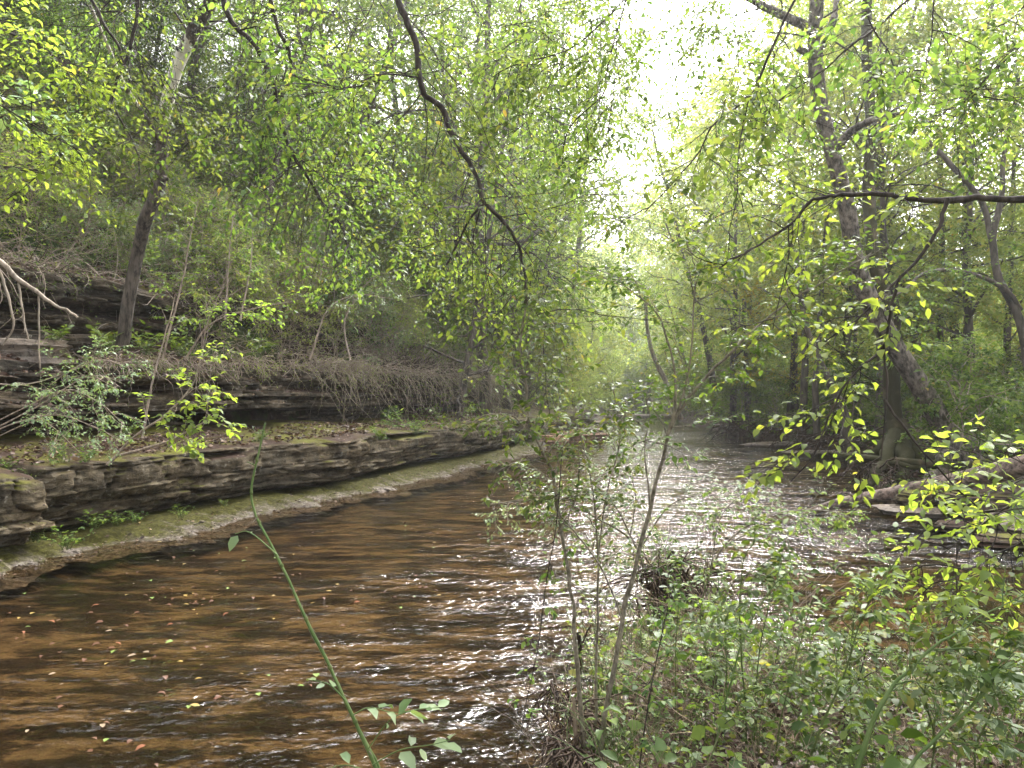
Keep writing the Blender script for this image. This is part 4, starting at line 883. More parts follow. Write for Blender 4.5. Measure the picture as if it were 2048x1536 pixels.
# ------------------------------------------------------------------ branches and stems built to the photograph
def spray(name, label, specs, mat, lm, leaf, nk, L1, nk2, L2, nl, cat_='branch', seed=1, droop=.05, t0=.12, asp=.55, tk=.0022, tilt=.35, group=None, base=None, spread1=.95, flat=.5, wob=.5):
    """specs: (pixel path with depth, r0, r1); side twigs and alternate leaves grow along every path"""
    r2 = np.random.default_rng(seed); o_ = at(*specs[0][0][0]) if base is None else np.array(base)
    root = empty(name, o_, 0, label, cat_, group); parts = []; pol = []
    for pts, r0, r1 in specs:
        P = px_path(pts); u = np.linspace(0, 1, len(P))
        P = P + r0*wob*np.stack([fbm(u*len(P)*.5, seed=seed+q, o=2) for q in range(3)], 1)
        parts.append(tubes(P[None], ((r0*(1-u)+r1*u)*(1+.12*vn(u*23, seed=seed)))[None], None, 8)); pol.append(P[np.linspace(0, len(P)-1, 24).astype(int)])
    ln = [np.linalg.norm(np.diff(p, axis=0), axis=1).sum() for p in pol]; tot = sum(ln); k1 = []
    for p, l in zip(pol, ln):
        c = max(2, int(nk*l/tot)); k1.append(kids(p[None], c, t0, 1, spread1, L1, 7, r2, droop, .16, flat=flat, taper=.3)[0])
    k1 = np.concatenate(k1); k2, _ = kids(k1, nk2, .15, 1, .75, L2, 5, r2, droop*1.3, .13, flat=.35, taper=.3)
    parts += [tubes(k1, tk*1.6, tk*.7, 4), tubes(k2, tk*.8, tk*.4, 3)]
    V, Fq = join(parts); link('branch', mesh(name, V-o_, Fq, mat), root)
    if lm: V, Fq = leaves(np.concatenate([k2, k1[:, 2:]]) if False else k2, nl, leaf, r2, aspect=asp, tilt=tilt); link('leaves', mesh(name+'_leaves', V-o_, Fq, lm, False), root)
    return root
def d3(Y, *pts): return [(a, b_, Y) for a, b_ in pts]
OV = 'dark branches overhanging the view from above'
spray('overhanging_branch', 'thick bent dark branch hanging down through the top centre', [
    (d3(4.6, (795, -60), (800, 0), (814, 40), (838, 100), (846, 188), (882, 215), (915, 290), (945, 340), (972, 402), (1000, 440), (1038, 490), (1048, 560), (1052, 610)), .027, .006),
    (d3(4.5, (972, 404), (940, 440), (915, 490), (893, 530)), .009, .004), (d3(4.7, (838, 155), (760, 150), (690, 178), (640, 170)), .007, .003),
    (d3(4.6, (1048, 560), (1075, 630), (1100, 660)), .005, .003)], B_DARK, M_LEAF, .046, 60, .9, 6, .34, 7, seed=101, group=OV)
spray('overhanging_branch', 'thin dark branch curving from the top left of centre down the slope', [
    (d3(5.2, (435, -40), (462, 40), (515, 95), (545, 170), (558, 235), (590, 320), (635, 390), (680, 450), (705, 520)), .022, .005),
    (d3(5.2, (558, 235), (585, 300), (640, 350), (700, 400)), .006, .003), (d3(5.1, (478, 60), (540, 50), (590, 90)), .006, .003), (d3(5.4, (545, 190), (600, 200), (650, 250), (680, 330)), .005, .003)], B_DARK, M_LEAF, .045, 60, .9, 6, .36, 8, seed=102, group=OV)
spray('overhanging_branch', 'short dark branch at the top ending in a hooked twig', [
    (d3(5.0, (532, -30), (555, 55), (578, 100), (582, 155)), .014, .008), (d3(5.0, (582, 150), (610, 158), (690, 175), (760, 160)), .006, .004)], B_DARK, M_LEAF, .066, 16, .4, 4, .3, 6, seed=103, group=OV)
spray('overhanging_branch', 'forked dark branch crossing in front of the upper left slope', [
    (d3(5.6, (280, -30), (272, 50), (248, 130), (224, 195), (238, 235), (268, 290), (280, 350)), .014, .004),
    (d3(5.6, (175, -20), (205, 40), (240, 100), (252, 145), (280, 200), (325, 260)), .013, .004), (d3(5.6, (260, 90), (300, 130), (345, 185), (380, 300)), .006, .003)], B_DARK, M_LEAF, .048, 40, .7, 5, .34, 7, seed=104, group=OV)
spray('overhanging_branch', 'thin twig fanning left across the canopy at the top centre', [
    (d3(5.0, (1300, -60), (1200, 50), (1132, 102), (1030, 130), (985, 155)), .007, .003), (d3(5.0, (1132, 102), (1100, 170), (1060, 235), (1025, 268)), .004, .002)], B_DARK, M_LEAF, .055, 26, .45, 5, .28, 7, seed=105, group=OV)
spray('overhanging_branch', 'hanging twig with dark leaves against the white sky gap', [
    (d3(5.2, (1262, -40), (1235, 60), (1212, 150), (1205, 190), (1152, 240), (1130, 275), (1124, 330)), .006, .003), (d3(5.2, (1235, 60), (1225, 200), (1210, 300), (1205, 400)), .003, .002)], B_DARK, M_LEAF, .055, 24, .36, 4, .26, 7, seed=106, group=OV)
spray('overhanging_branch', 'thin dark branch slanting down left across the white sky gap', [
    (d3(4.2, (1605, -30), (1560, 60), (1520, 150), (1496, 195), (1430, 245), (1400, 300), (1352, 360), (1290, 425)), .008, .003),
    (d3(4.2, (1497, 200), (1478, 300), (1472, 400), (1455, 470)), .004, .002), (d3(4.2, (1500, 195), (1530, 245), (1560, 262)), .003, .002)], B_DARK, M_LEAF, .056, 26, .42, 4, .26, 7, seed=107, group=OV)
spray('overhanging_branch', 'straight thin branch running down left in front of the leaning tree top', [
    (d3(4.4, (1860, -40), (1770, 40), (1705, 90), (1640, 145), (1580, 185), (1510, 240)), .008, .003), (d3(4.4, (1722, -30), (1742, 50), (1778, 105), (1796, 165)), .006, .003), (d3(4.4, (1868, -30), (1864, 60), (1850, 140), (1828, 215)), .005, .002)], B_DARK, M_LEAF, .056, 30, .42, 4, .28, 7, seed=108, group=OV)
spray('overhanging_branch', 'thin branch with leaves at the top right corner', [
    (d3(4.8, (2080, 60), (2000, 130), (1940, 190), (1890, 260)), .007, .003), (d3(4.8, (2080, 190), (2010, 200), (1920, 180)), .005, .003), (d3(4.9, (2080, -30), (2020, 40), (1960, 60)), .005, .003)], B_DARK, M_LEAF, .056, 44, .5, 5, .3, 7, seed=109, group=OV)
spray('lime_branch', 'long dark branch entering from the right edge, lime leaves hanging over the right bank', [
    (d3(3.8, (2110, 392), (2048, 398), (1950, 397), (1895, 397), (1822, 402), (1790, 394), (1715, 386), (1660, 395), (1618, 408), (1578, 452), (1500, 500), (1440, 535)), .021, .004),
    (d3(3.7, (1897, 398), (1872, 465), (1838, 515), (1802, 552), (1750, 605), (1712, 640), (1650, 682)), .011, .003),
    (d3(3.6, (1802, 552), (1785, 600), (1768, 690), (1720, 735), (1685, 780), (1650, 850), (1628, 910), (1580, 965)), .008, .003),
    (d3(3.5, (1768, 690), (1774, 780), (1768, 850), (1762, 920)), .006, .003), (d3(3.4, (1770, 800), (1820, 870), (1870, 930), (1940, 1000), (2048, 1090)), .006, .003),
    (d3(3.8, (1578, 452), (1576, 520), (1560, 590), (1545, 660)), .004, .002)], B_DARK, M_LIME, .056, 52, .36, 3, .24, 6, seed=110, droop=.03, t0=.35)
spray('lime_branch', 'leafy lime twigs hanging low at the right edge above the small rapid', [
    (d3(3.4, (2100, 980), (2020, 1010), (1950, 1060), (1880, 1110)), .005, .002), (d3(3.3, (2100, 1060), (2010, 1100), (1920, 1150), (1850, 1180)), .005, .002), (d3(3.5, (2100, 900), (2040, 960), (1960, 990), (1900, 985)), .005, .002)], B_DARK, M_LIME, .058, 34, .34, 3, .24, 6, seed=111, droop=.03)
spray('leafy_branch', 'yellow-green leafy branches reaching in at the upper left edge', [
    (d3(5.2, (-80, 20), (0, 60), (80, 90), (150, 150)), .008, .003), (d3(5.2, (-80, 170), (0, 210), (80, 260), (160, 300)), .008, .003), (d3(5.2, (-60, 320), (40, 340), (110, 350)), .006, .003)], B_DARK, M_LIME, .055, 40, .5, 5, .32, 7, seed=112)
spray('leafy_branch', 'pale leafy branch reaching in at the left edge below the yellow-green ones', [
    (d3(6.5, (-80, 150), (0, 190), (60, 215), (110, 250)), .006, .003)], B_DARK, M_PALE, .10, 14, .4, 3, .3, 5, seed=113)
for i, (x0, y0, x1, y1, lb) in enumerate([(330, -60, 150, 80, 'leafy twigs filling the top left, above the forked branch'), (640, -60, 480, 60, 'leafy twigs at the top between the two dark branches'), (760, -60, 680, 100, 'leafy twigs just left of the thick bent branch'),
      (900, -60, 980, 110, 'leafy twigs just right of the thick bent branch'), (1120, -60, 1060, 60, 'leafy twigs at the top above the fan-shaped twig'), (1500, -60, 1420, 90, 'leafy twigs hanging right of the white sky gap'), (1330, -80, 1360, 60, 'sparse leaves hanging across the top of the white sky gap'), (1180, 60, 1250, 230, 'leafy spray along the left rim of the white sky gap'),
      (1090, 20, 1060, 170, 'dense leafy spray left of the white sky gap, second from its rim'), (1150, 150, 1130, 300, 'leafy spray low on the left rim of the white sky gap'), (1170, -60, 1200, 60, 'leafy spray at the very top of the left rim of the white sky gap'),
      (1040, 180, 1010, 320, 'leafy spray between the thick bent branch and the fan-shaped twig'), (1470, 60, 1440, 200, 'leafy spray on the right rim of the white sky gap'), (1450, -70, 1400, 40, 'leafy spray at the top of the right rim of the white sky gap'), (1560, 200, 1500, 330, 'leafy spray beside the leaning tree top, right of the sky gap'), (1990, 120, 1880, 230, 'leafy twigs in the upper right behind the straight thin branch'),
      (560, 120, 480, 260, 'leafy spray hanging below the curved dark branch'), (700, 330, 800, 470, 'leafy spray left of the bend of the thick branch'), (820, 380, 960, 560, 'drooping spray right below the thick bent branch'), (620, 240, 700, 330, 'leafy spray over the middle of the slope'), (1000, 470, 1110, 560, 'leafy spray at the lower tip of the thick bent branch')]):
    spray('leafy_branch', lb, [(d3(6.0+.5*(i % 4), (x0, y0), ((x0+x1)//2+20, (y0+y1)//2), (x1, y1)), .005, .002)], B_DARK, M_LEAF, .046, 15, .95, 6, .4, 8, seed=120+i, droop=.12)

# left bank details
spray('dead_branch', 'bare pale dead branch poking in from the left edge', [
    (d3(9.5, (-60, 480), (0, 525), (60, 575), (110, 610), (155, 635)), .038, .014), (d3(9.5, (0, 540), (15, 590), (28, 650), (5, 690)), .018, .01), (d3(9.5, (38, 565), (45, 620), (57, 680)), .014, .009), (d3(9.5, (78, 590), (78, 660), (80, 738)), .012, .008)], B_PALE, None, 0, 3, .2, 1, .1, 0, seed=140, t0=.5)
spray('arching_shrub', 'arching shrub with long bare stems and pale small leaves over the low ledge', [
    (d3(9.6, (-60, 880), (0, 852), (80, 810), (150, 765), (200, 750), (240, 775)), .012, .004), (d3(9.6, (-60, 890), (20, 850), (110, 830), (180, 850), (240, 880)), .012, .004), (d3(9.6, (-60, 870), (40, 820), (130, 780), (190, 800), (250, 850)), .010, .004),
    (d3(9.5, (-50, 760), (30, 770), (90, 760), (170, 730), (230, 700)), .010, .004), (d3(9.7, (-60, 900), (60, 845), (100, 850), (160, 905)), .008, .003), (d3(9.6, (100, 770), (150, 735), (210, 720), (265, 740)), .008, .003)], B_TWIG, M_PALE, .045, 60, .45, 5, .22, 8, seed=141, t0=.3, droop=.05)
for i, (pts, lb, lm, lf, nk) in enumerate([
    ([(285, 875), (300, 790), (318, 710), (340, 640), (350, 590)], 'bare grey sapling standing in front of the dark hollow', M_LEAF, .08, 5),
    ([(215, 930), (260, 880), (330, 830), (385, 770), (400, 720)], 'thin sapling leaning right from the low ledge with bright leaves', M_LIME, .10, 9),
    ([(240, 910), (330, 885), (400, 850), (430, 830)], 'low sapling branch with a bright green leaf cluster over the low ledge', M_LIME, .11, 9),
    ([(325, 720), (345, 640), (365, 560), (380, 480), (395, 400)], 'slim sapling on the upper shelf right of the leaning trunk', M_LEAF, .08, 12),
    ([(450, 640), (455, 560), (460, 480), (470, 420)], 'upright pale sapling on the slope', M_LEAF, .08, 10),
    ([(480, 640), (500, 540), (505, 460)], 'second upright pale sapling, right beside the first on the slope', M_LEAF, .08, 8),
    ([(370, 720), (420, 650), (500, 620), (590, 600)], 'sapling bending right with yellow-green leaves over the upper shelf', M_LIME, .085, 12),
    ([(640, 560), (650, 500), (645, 430)], 'thin pale stem beside the foot of the tall straight tree', M_LEAF, .07, 6),
    ([(700, 720), (690, 640), (740, 560), (800, 540)], 'arching bare stem over the root fringe', M_LEAF, .06, 8),
    ([(620, 720), (655, 620), (720, 590), (790, 600)], 'long arching stem with a pale leaf tip on the slope', M_PALE, .08, 9)]):
    Y = [12.2, 10.6, 10.6, 13.3, 15.5, 15.5, 13.6, 20, 17.5, 16.5][i]
    spray('sapling', lb, [(d3(Y, *pts), .022, .006)], B_TWIG, lm, lf, nk, .55, 4, .28, 6, 'sapling', seed=150+i, t0=.4, droop=.04)

# ------------------------------------------------------------------ near bank: saplings, canes, weeds, stump
spray('foreground_sapling', 'thin grey sapling with an elbow bend in the near centre, left of the other', [
    (d3(4.2, (1172, 1580), (1165, 1490), (1155, 1350), (1148, 1230), (1135, 1140), (1118, 1040), (1108, 960), (1085, 905), (1062, 855), (1052, 780), (1040, 700), (1052, 610)), .0145, .005),
    (d3(4.2, (1062, 875), (1030, 835), (985, 828), (930, 850)), .006, .003), (d3(4.2, (1110, 1070), (1150, 1000), (1160, 920)), .005, .003)], M_SAP, M_DARK, .042, 30, .42, 5, .18, 8, 'sapling', seed=170, t0=.45, droop=.02)
spray('foreground_sapling', 'forking grey sapling leaning right in the near centre with a long bough', [
    (d3(4.1, (1190, 1580), (1212, 1430), (1242, 1250), (1272, 1130), (1300, 1010), (1328, 900), (1345, 842), (1400, 768), (1480, 690), (1560, 615), (1650, 562), (1745, 505)), .0155, .003),
    (d3(4.1, (1345, 842), (1352, 780), (1340, 700), (1312, 625), (1255, 575), (1212, 545)), .008, .003), (d3(4.1, (1333, 880), (1372, 770), (1385, 660), (1390, 560), (1396, 515)), .007, .002),
    (d3(4.1, (1245, 1240), (1210, 1150), (1170, 1090), (1120, 1030)), .006, .003), (d3(4.1, (1300, 1010), (1290, 900), (1300, 820)), .006, .002)], M_SAP, M_DARK, .04, 52, .36, 5, .16, 9, 'sapling', seed=171, t0=.5, droop=.0)
spray('foreground_sapling', 'straight thin stem standing between the two grey saplings', [
    (d3(4.3, (1180, 1580), (1192, 1450), (1193, 1300), (1197, 1150), (1190, 1020), (1178, 930), (1160, 870)), .010, .003), (d3(4.3, (1196, 1120), (1215, 980), (1240, 880), (1225, 760)), .005, .002)], M_SAP, M_DARK, .04, 26, .32, 4, .16, 8, 'sapling', seed=172, t0=.45, droop=.0)
spray('hanging_vine', 'very thin dark vine dangling over the water left of the saplings', [
    (d3(4.0, (1125, 900), (1112, 1050), (1090, 1180), (1075, 1300), (1050, 1420), (1030, 1540)), .003, .0015)], B_DARK, M_LEAF, .045, 9, .10, 2, .08, 4, 'vine', seed=173)
# thorny green cane
r_ = spray('thorny_cane', 'tall single green thorny cane rising in front of the water, bare but for its foot', [
    (d3(3.0, (775, 1600), (745, 1520), (702, 1425), (660, 1335), (620, 1255), (580, 1165), (540, 1085), (508, 1022), (503, 975), (514, 920), (530, 845)), .0085, .0035),
    (d3(3.02, (780, 1600), (755, 1530), (722, 1465), (700, 1425)), .008, .004)], M_CANE, None, 0, 2, .04, 1, .02, 0, 'cane', seed=174, t0=.8, wob=.15)
P = px_path(d3(3.0, (745, 1520), (702, 1425), (660, 1335), (620, 1255), (580, 1165), (540, 1085), (508, 1022)))
r2 = np.random.default_rng(3); i = np.linspace(1, len(P)-2, 15).astype(int); D = r2.normal(0, 1, (15, 3)); D[:, 2] -= .6
V, Fq = tubes(grow(P[i], D, .035, 3, .15, .02, r2), .004, .0005, 5); nd = px_path(d3(3.0, (745, 1520), (702, 1425), (660, 1335), (620, 1255), (580, 1165), (540, 1085), (508, 1022), (503, 975), (514, 920)))[4::6]
V2, F2 = join([tubes(np.array([[p_-np.array([-.002, 0, .010]), p_-np.array([-.001, 0, .004]), p_+np.array([-.001, 0, .004]), p_+np.array([-.002, 0, .010])]]), np.array([[.005, .0098, .0098, .005]])*(1-.5*i_/len(nd)), None, 8) for i_, p_ in enumerate(nd)])
link('node_rings', mesh('node_rings', V2-np.array(r_.location), F2, M_STEM), r_)
link('thorns', mesh('thorns', V-np.array(r_.location), Fq, M_SAP), r_)
for i, (pts, sz, n_) in enumerate([([(705, 1430), (740, 1415), (790, 1425), (860, 1415)], .085, 6), ([(735, 1500), (780, 1440), (830, 1420), (880, 1415)], .09, 6), ([(745, 1530), (800, 1500), (860, 1490), (900, 1480)], .10, 6), ([(730, 1540), (690, 1530), (650, 1540)], .09, 4), ([(690, 1400), (660, 1370), (625, 1360)], .06, 3), ([(555, 1110), (500, 1065), (470, 1068)], .05, 2)]):
    pth = px_path(d3(3.0-.04*i, *pts)); V1 = tubes(pth[None], .003, .0015, 4); V2 = leaves(pth[None], n_, sz, r2, t0=.25, tilt=.5); o_ = np.array(r_.location)
    link('leaf_stalk', mesh('ls', V1[0]-o_, V1[1], M_CANE), r_); link('leaves', mesh('ll', V2[0]-o_, V2[1], M_PALE, False), r_)
for i, (pts, Y, r0, lb, lm) in enumerate([
    ([(1700, 1600), (1735, 1470), (1775, 1385), (1825, 1330), (1885, 1285), (1960, 1235), (2070, 1180)], 3.0, .011, 'long bright green cane arching up to the right edge', M_DARK),
    ([(1780, 1600), (1830, 1520), (1905, 1445), (1970, 1385), (2000, 1330), (2045, 1290)], 2.9, .009, 'pale green cane crossing the lower right corner', M_DARK),
    ([(1385, 1600), (1430, 1490), (1455, 1390), (1490, 1270), (1540, 1180), (1610, 1120)], 3.6, .006, 'green stem leaning right in the middle of the near weeds', M_DARK),
    ([(1488, 1600), (1492, 1440), (1480, 1260), (1486, 1130), (1510, 1080)], 3.8, .006, 'dark upright stem with a looped tip in the near weeds', M_DARK),
    ([(1500, 1600), (1505, 1480), (1520, 1300), (1540, 1190), (1535, 1150)], 4.0, .005, 'thin upright stem right beside the looped one', M_LEAF),
    ([(1590, 1600), (1640, 1460), (1690, 1340), (1730, 1220), (1800, 1110)], 3.4, .006, 'slender weed stem leaning right toward the lime leaves', M_LEAF),
    ([(1650, 1600), (1700, 1450), (1700, 1330), (1712, 1190)], 3.6, .005, 'straight weed stem below the hanging lime branch', M_DARK),
    ([(1850, 1600), (1870, 1480), (1850, 1380), (1890, 1260)], 3.2, .005, 'brownish weed stem between the two green canes', M_DARK),
    ([(1960, 1600), (1950, 1500), (1990, 1400), (1975, 1300)], 3.1, .005, 'weed stem near the lower right corner', M_PALE),
    ([(1410, 1500), (1420, 1350), (1400, 1230), (1425, 1130)], 4.6, .005, 'slim weed stem right of the stump', M_LEAF)]):
    spray('weed_stem' if r0 < .0065 else 'green_cane', lb, [(d3(Y, *pts), r0, .002)], M_CANE if i < 3 else M_STEM, lm, .05, 12, .22, 3, .12, 6, 'stem', seed=180+i, t0=.3, droop=.03)
for i, px in enumerate([1290, 1350, 1405, 1450, 1530, 1560, 1620, 1665, 1690, 1745, 1790, 1830, 1880, 1925, 1985, 2020]):
    r3 = np.random.default_rng(300+i); Y = [3.6, 4.2, 4.6, 3.9, 4.3][i % 5]; tx, ty = px+r3.uniform(-50, 110), r3.uniform(1060, 1260)
    spray('weed_stem', 'thin upright stem among the near weeds, '+['first', 'second', 'third', 'fourth', 'fifth', 'sixth', 'seventh', 'eighth', 'ninth', 'tenth', 'eleventh', 'twelfth', 'thirteenth', 'fourteenth', 'fifteenth', 'sixteenth'][i]+' from the stump rightward',
          [(d3(Y, (px-20, 1600), (px, 1450), ((px+tx)/2+r3.uniform(-15, 15), (1450+ty)/2), (tx, ty)), .0045, .0018)], [B_DARK, M_STEM, M_STRAW, M_CANE][i % 4], [M_LEAF, M_DARK, None, M_LIME][i % 4], .04, 9, .16, 3, .09, 5, 'stem', seed=310+i, t0=.35, droop=.02)
# stump with drift and climbing leaves
sb = at(1335, 1255, 6.9); base = (sb[0], sb[1], .0)
r_ = empty('rooted_stump', base, 0, 'dark broken stump wrapped in roots and flood debris at the tip of the near bank', 'stump')
r2 = np.random.default_rng(9)
P = smooth_path([(.05, 0, -.1), (.0, .02, .12), (-.06, .0, .3), (-.05, .02, .5), (.06, .05, .72)], 8); u = np.linspace(0, 1, len(P))
V, Fq = tubes(P[None], (.12*(1-u)+.035*u)[None]*(1+.2*vn(u*9, seed=2)), None, 14); link('trunk', mesh('stump', V, Fq, B_BROWN), r_)
n_ = 330; p0 = r2.normal(0, .13, (n_, 3)); p0[:, 2] = r2.uniform(.05, .6, n_); D = r2.normal(0, 1, (n_, 3)); D[:, 0] += .7; D[:, 2] *= .5
V, Fq = tubes(grow(p0, D, r2.uniform(.2, .75, n_), 7, .10, .22, r2), r2.uniform(.004, .012, n_), .002, 4); link('debris', mesh('debris', V, Fq, B_BROWN), r_)
D = r2.normal(0, 1, (60, 3)); D[:, 2] = abs(D[:, 2])+.3; D[:, 0] += .2
iv = grow(np.array([[-.03, .03, .6]])+r2.normal(0, .14, (60, 3)), D, r2.uniform(.2, .6, 60), 6, .12, .2, r2)
V, Fq = leaves(iv, 12, .05, r2, t0=.0); link('leaves', mesh('ivy', V, Fq, M_DARK, False), r_)
V, Fq = tubes(iv, .004, .002, 3); link('stems', mesh('ivy_stem', V, Fq, B_TWIG), r_)
def blade_clump(name, seed, n, L, mat, w=.004):
    r3 = np.random.default_rng(seed); D = r3.normal(0, .45, (n, 3)); D[:, 2] = 1
    pa = grow(r3.normal(0, .12, (n, 3))*np.array([1, 1, 0]), D, r3.uniform(.4, 1, n)*L, 7, .13, .12, r3); V, Fq = tubes(pa, w, w*.3, 3); return mesh(name, V, Fq, mat), None
PROTO['straw'] = blade_clump('straw_clump', 51, 44, .9, M_STRAW, .0035); PROTO['grass'] = blade_clump('grass_clump', 52, 60, .7, M_CANE, .0028)
PROTO['weed'] = sprig_meshes('weed', 53, 7, 1.0, .045, M_LEAF, 10, 2.6, .5); PROTO['weedl'] = sprig_meshes('weedl', 54, 6, 1.25, .045, M_LIME, 10, 3.0, .5)
PROTO['privet'] = sprig_meshes('privet', 55, 16, .95, .035, M_LEAF, 30, .9, .5); PROTO['seedling'] = sprig_meshes('seedling', 56, 5, .4, .085, M_DARK, 7, 1.2, .55)
PROTO['privetp'] = sprig_meshes('privetp', 57, 16, .9, .035, M_PALE, 30, .6, .5)
def put(key, name, x, y, sc, label, cat_, group=None, dz=-.02):
    a, b_ = PROTO[key]; r = empty(name, (x, y, max(H(x, y), -.05)+dz), rg.uniform(0, 6), label, cat_, group); r.scale = (sc,)*3
    link('stem', a, r); 
    if b_: link('leaves', b_, r)
    return r
spots = []
for _ in range(6000):
    y = rg.uniform(2.6, 7.2); x = rg.uniform(.2, y*.85)
    dn = -float(sdist(np.array([x]), np.array([y]), NEAR)[0][0])
    if dn < .02: continue
    if all((x-a)**2+(y-b)**2 > (.19)**2 for a, b in spots): spots.append((x, y))
    if len(spots) >= 130: break
KIND = {'straw': ('dry_stalk_clump', 'clump of dry straw-coloured stalks on the near bank', 'stalks'), 'grass': ('grass_clump', 'clump of thin arching green grass on the near bank', 'grass clump'),
        'weed': ('leafy_weed', 'dark green leafy weed on the near bank', 'weed'), 'weedl': ('tall_weed', 'tall light green weed on the near bank', 'weed'), 'seedling': ('seedling', 'small seedling with broad dark leaves on the near bank', 'seedling')}
for i, (x, y) in enumerate(spots):
    key = ['weed', 'straw', 'seedling', 'weedl', 'grass', 'seedling', 'weed', 'straw'][i % 8]; nm, lb, ct = KIND[key]
    sc = rg.uniform(.55, 1.1)*(.85 if y > 4.4 and x > 1.3 else 1)*(.62 if y < 3.6 and key in ('weed', 'weedl', 'straw') else .8)
    wx_ = 1024+F*x/y; w_ = 'left of the saplings' if wx_ < 1140 else 'at the sapling feet' if wx_ < 1260 else 'just right of the saplings' if wx_ < 1400 else 'below the looped stem' if wx_ < 1540 else 'right of the looped stem' if wx_ < 1700 else 'under the green cane' if wx_ < 1880 else 'in the right corner'
    d_ = 'nearest' if y < 3.3 else 'near' if y < 4 else 'middle' if y < 4.8 else 'rear'
    put(key, nm, x, y, sc, lb.replace(' on the near bank', '')+' '+w_+', '+d_+' bank', ct, lb.replace('clump of', 'clumps of'))
for i, (x, y, sc) in enumerate([(1.75, 6.35, 1.25), (1.95, 6.0, 1.35), (2.1, 5.7, 1.2), (1.6, 6.7, 1.1), (2.05, 5.3, 1.0)]):
    put('straw', 'dry_stalk_clump', x, y, sc, 'tall straw-coloured stalks '+['just right of the stump', 'second clump right of the stump', 'third clump right of the stump', 'behind the stump', 'nearest clump right of the stump'][i], 'stalks', 'tall dry stalks beside the stump')
for x, y, key, sc, lb in [(1.15, 6.5, 'privet', .75, 'small-leaved shrub behind the forking sapling at the tip of the bank'), (1.75, 7.0, 'privet', .75, 'small-leaved light shrub just right of the stump'), (2.0, 6.0, 'privetp', .65, 'small-leaved pale shrub right of the stump, before the brown water'),
      (2.2, 5.5, 'privet', .6, 'small-leaved shrub in front of the shallow brown water'), (.75, 5.9, 'privetp', .8, 'low pale shrub leaning over the riffle left of the saplings')]:
    put(key, 'small_leaved_shrub', x, y, sc, lb, 'shrub')
spray('leaning_shrub', 'fine-leaved light green shrub sprawling left over the riffle from the bank tip', [
    (d3(7.0, (1300, 1180), (1270, 1090), (1220, 1050), (1140, 1010), (1050, 1000), (970, 1010)), .014, .004), (d3(7.2, (1270, 1090), (1220, 1000), (1130, 960), (1050, 965)), .010, .003), (d3(7.2, (1260, 1080), (1270, 980), (1230, 900), (1180, 850)), .009, .003),
    (d3(7.4, (1280, 1100), (1340, 1010), (1420, 990), (1500, 1000)), .009, .003)], M_SAP, M_PALE, .042, 50, .5, 4, .22, 8, 'shrub', seed=200, droop=.03, t0=.3)
spray('leaning_shrub', 'light green shrub sprawling right over the water beyond the dry stalks', [
    (d3(7.0, (1400, 1200), (1450, 1090), (1540, 1030), (1640, 1020), (1720, 1040)), .012, .004), (d3(7.0, (1450, 1090), (1520, 1060), (1600, 1080), (1680, 1120)), .009, .003), (d3(6.8, (1420, 1150), (1440, 1040), (1490, 980)), .009, .003)], M_SAP, M_LEAF, .045, 26, .40, 5, .2, 8, 'shrub', seed=201, droop=.04, t0=.3)
root_tangle('root_tangle', 'muddy roots and driftwood hanging over the left edge of the near bank', 1100, 1210, 1370, 1480, 4.9, 4.4, 110, .010, B_BROWN, L=(.15, .5))
root_tangle('root_tangle', 'driftwood and roots tangled at the front corner of the near bank', 1105, 1200, 1470, 1560, 4.3, 3.7, 90, .010, B_BROWN, L=(.15, .45))
spray('driftwood', 'broken upright driftwood stick behind the left sapling', [(d3(5.3, (1158, 1370), (1160, 1310), (1157, 1265)), .022, .016), (d3(5.3, (1160, 1300), (1175, 1262), (1182, 1250)), .008, .004)], B_BROWN, None, 0, 2, .1, 1, .05, 0, 'driftwood', seed=203)
spray('driftwood', 'peeled pale stick standing against the bank foot by the left sapling', [(d3(4.2, (1150, 1500), (1152, 1440), (1146, 1395)), .014, .010)], M_STRAW, None, 0, 2, .05, 1, .03, 0, 'driftwood', seed=204)
# near ground cover and litter
n_ = 52000; x = rg.uniform(-.4, 6.5, n_); y = rg.uniform(2.3, 7.4, n_); dn = -sdist(x, y, NEAR)[0]; k = dn > 0; x, y = x[k], y[k]; z = height(x, y)
q = rg.uniform(0, 1, len(x)) < .35
flat_leaves('leaf_litter', x[q], y[q], z[q], .05, M_DEAD, rg, 'dead leaves and bits of litter on the near bank', .5, .03)
q2 = (~q) & (rg.uniform(0, 1, len(x)) < .3)
flat_leaves('ground_cover', x[~q & ~q2], y[~q & ~q2], z[~q & ~q2]+.02, .036, M_DARK, rg, 'small dark leaves of the ground cover on the near bank', .6, .12)
x2, y2, z2 = x[q2][::3], y[q2][::3], z[q2][::3]
flat_leaves('ground_cover', x2, y2, z2+.05, .085, M_DARK, rg, 'broad leaves standing above the ground cover of the near bank', .5, .28)
n_ = 2200; x = rg.uniform(0, 6, n_); y = rg.uniform(2.5, 7.3, n_); k = -sdist(x, y, NEAR)[0] > .03; x, y = x[k], y[k]; D = rg.normal(0, 1, (len(x), 3)); D[:, 2] = abs(D[:, 2])*.6+.1
V, Fq = tubes(grow(np.stack([x, y, height(x, y)], 1), D, rg.uniform(.1, .4, len(x)), 5, .12, .2, rg), .0022, .001, 3); tag(link('fine_twigs', mesh('fine_twigs', V, Fq, M_STRAW)), 'fine dry twigs among the weeds of the near bank', kind='stuff')
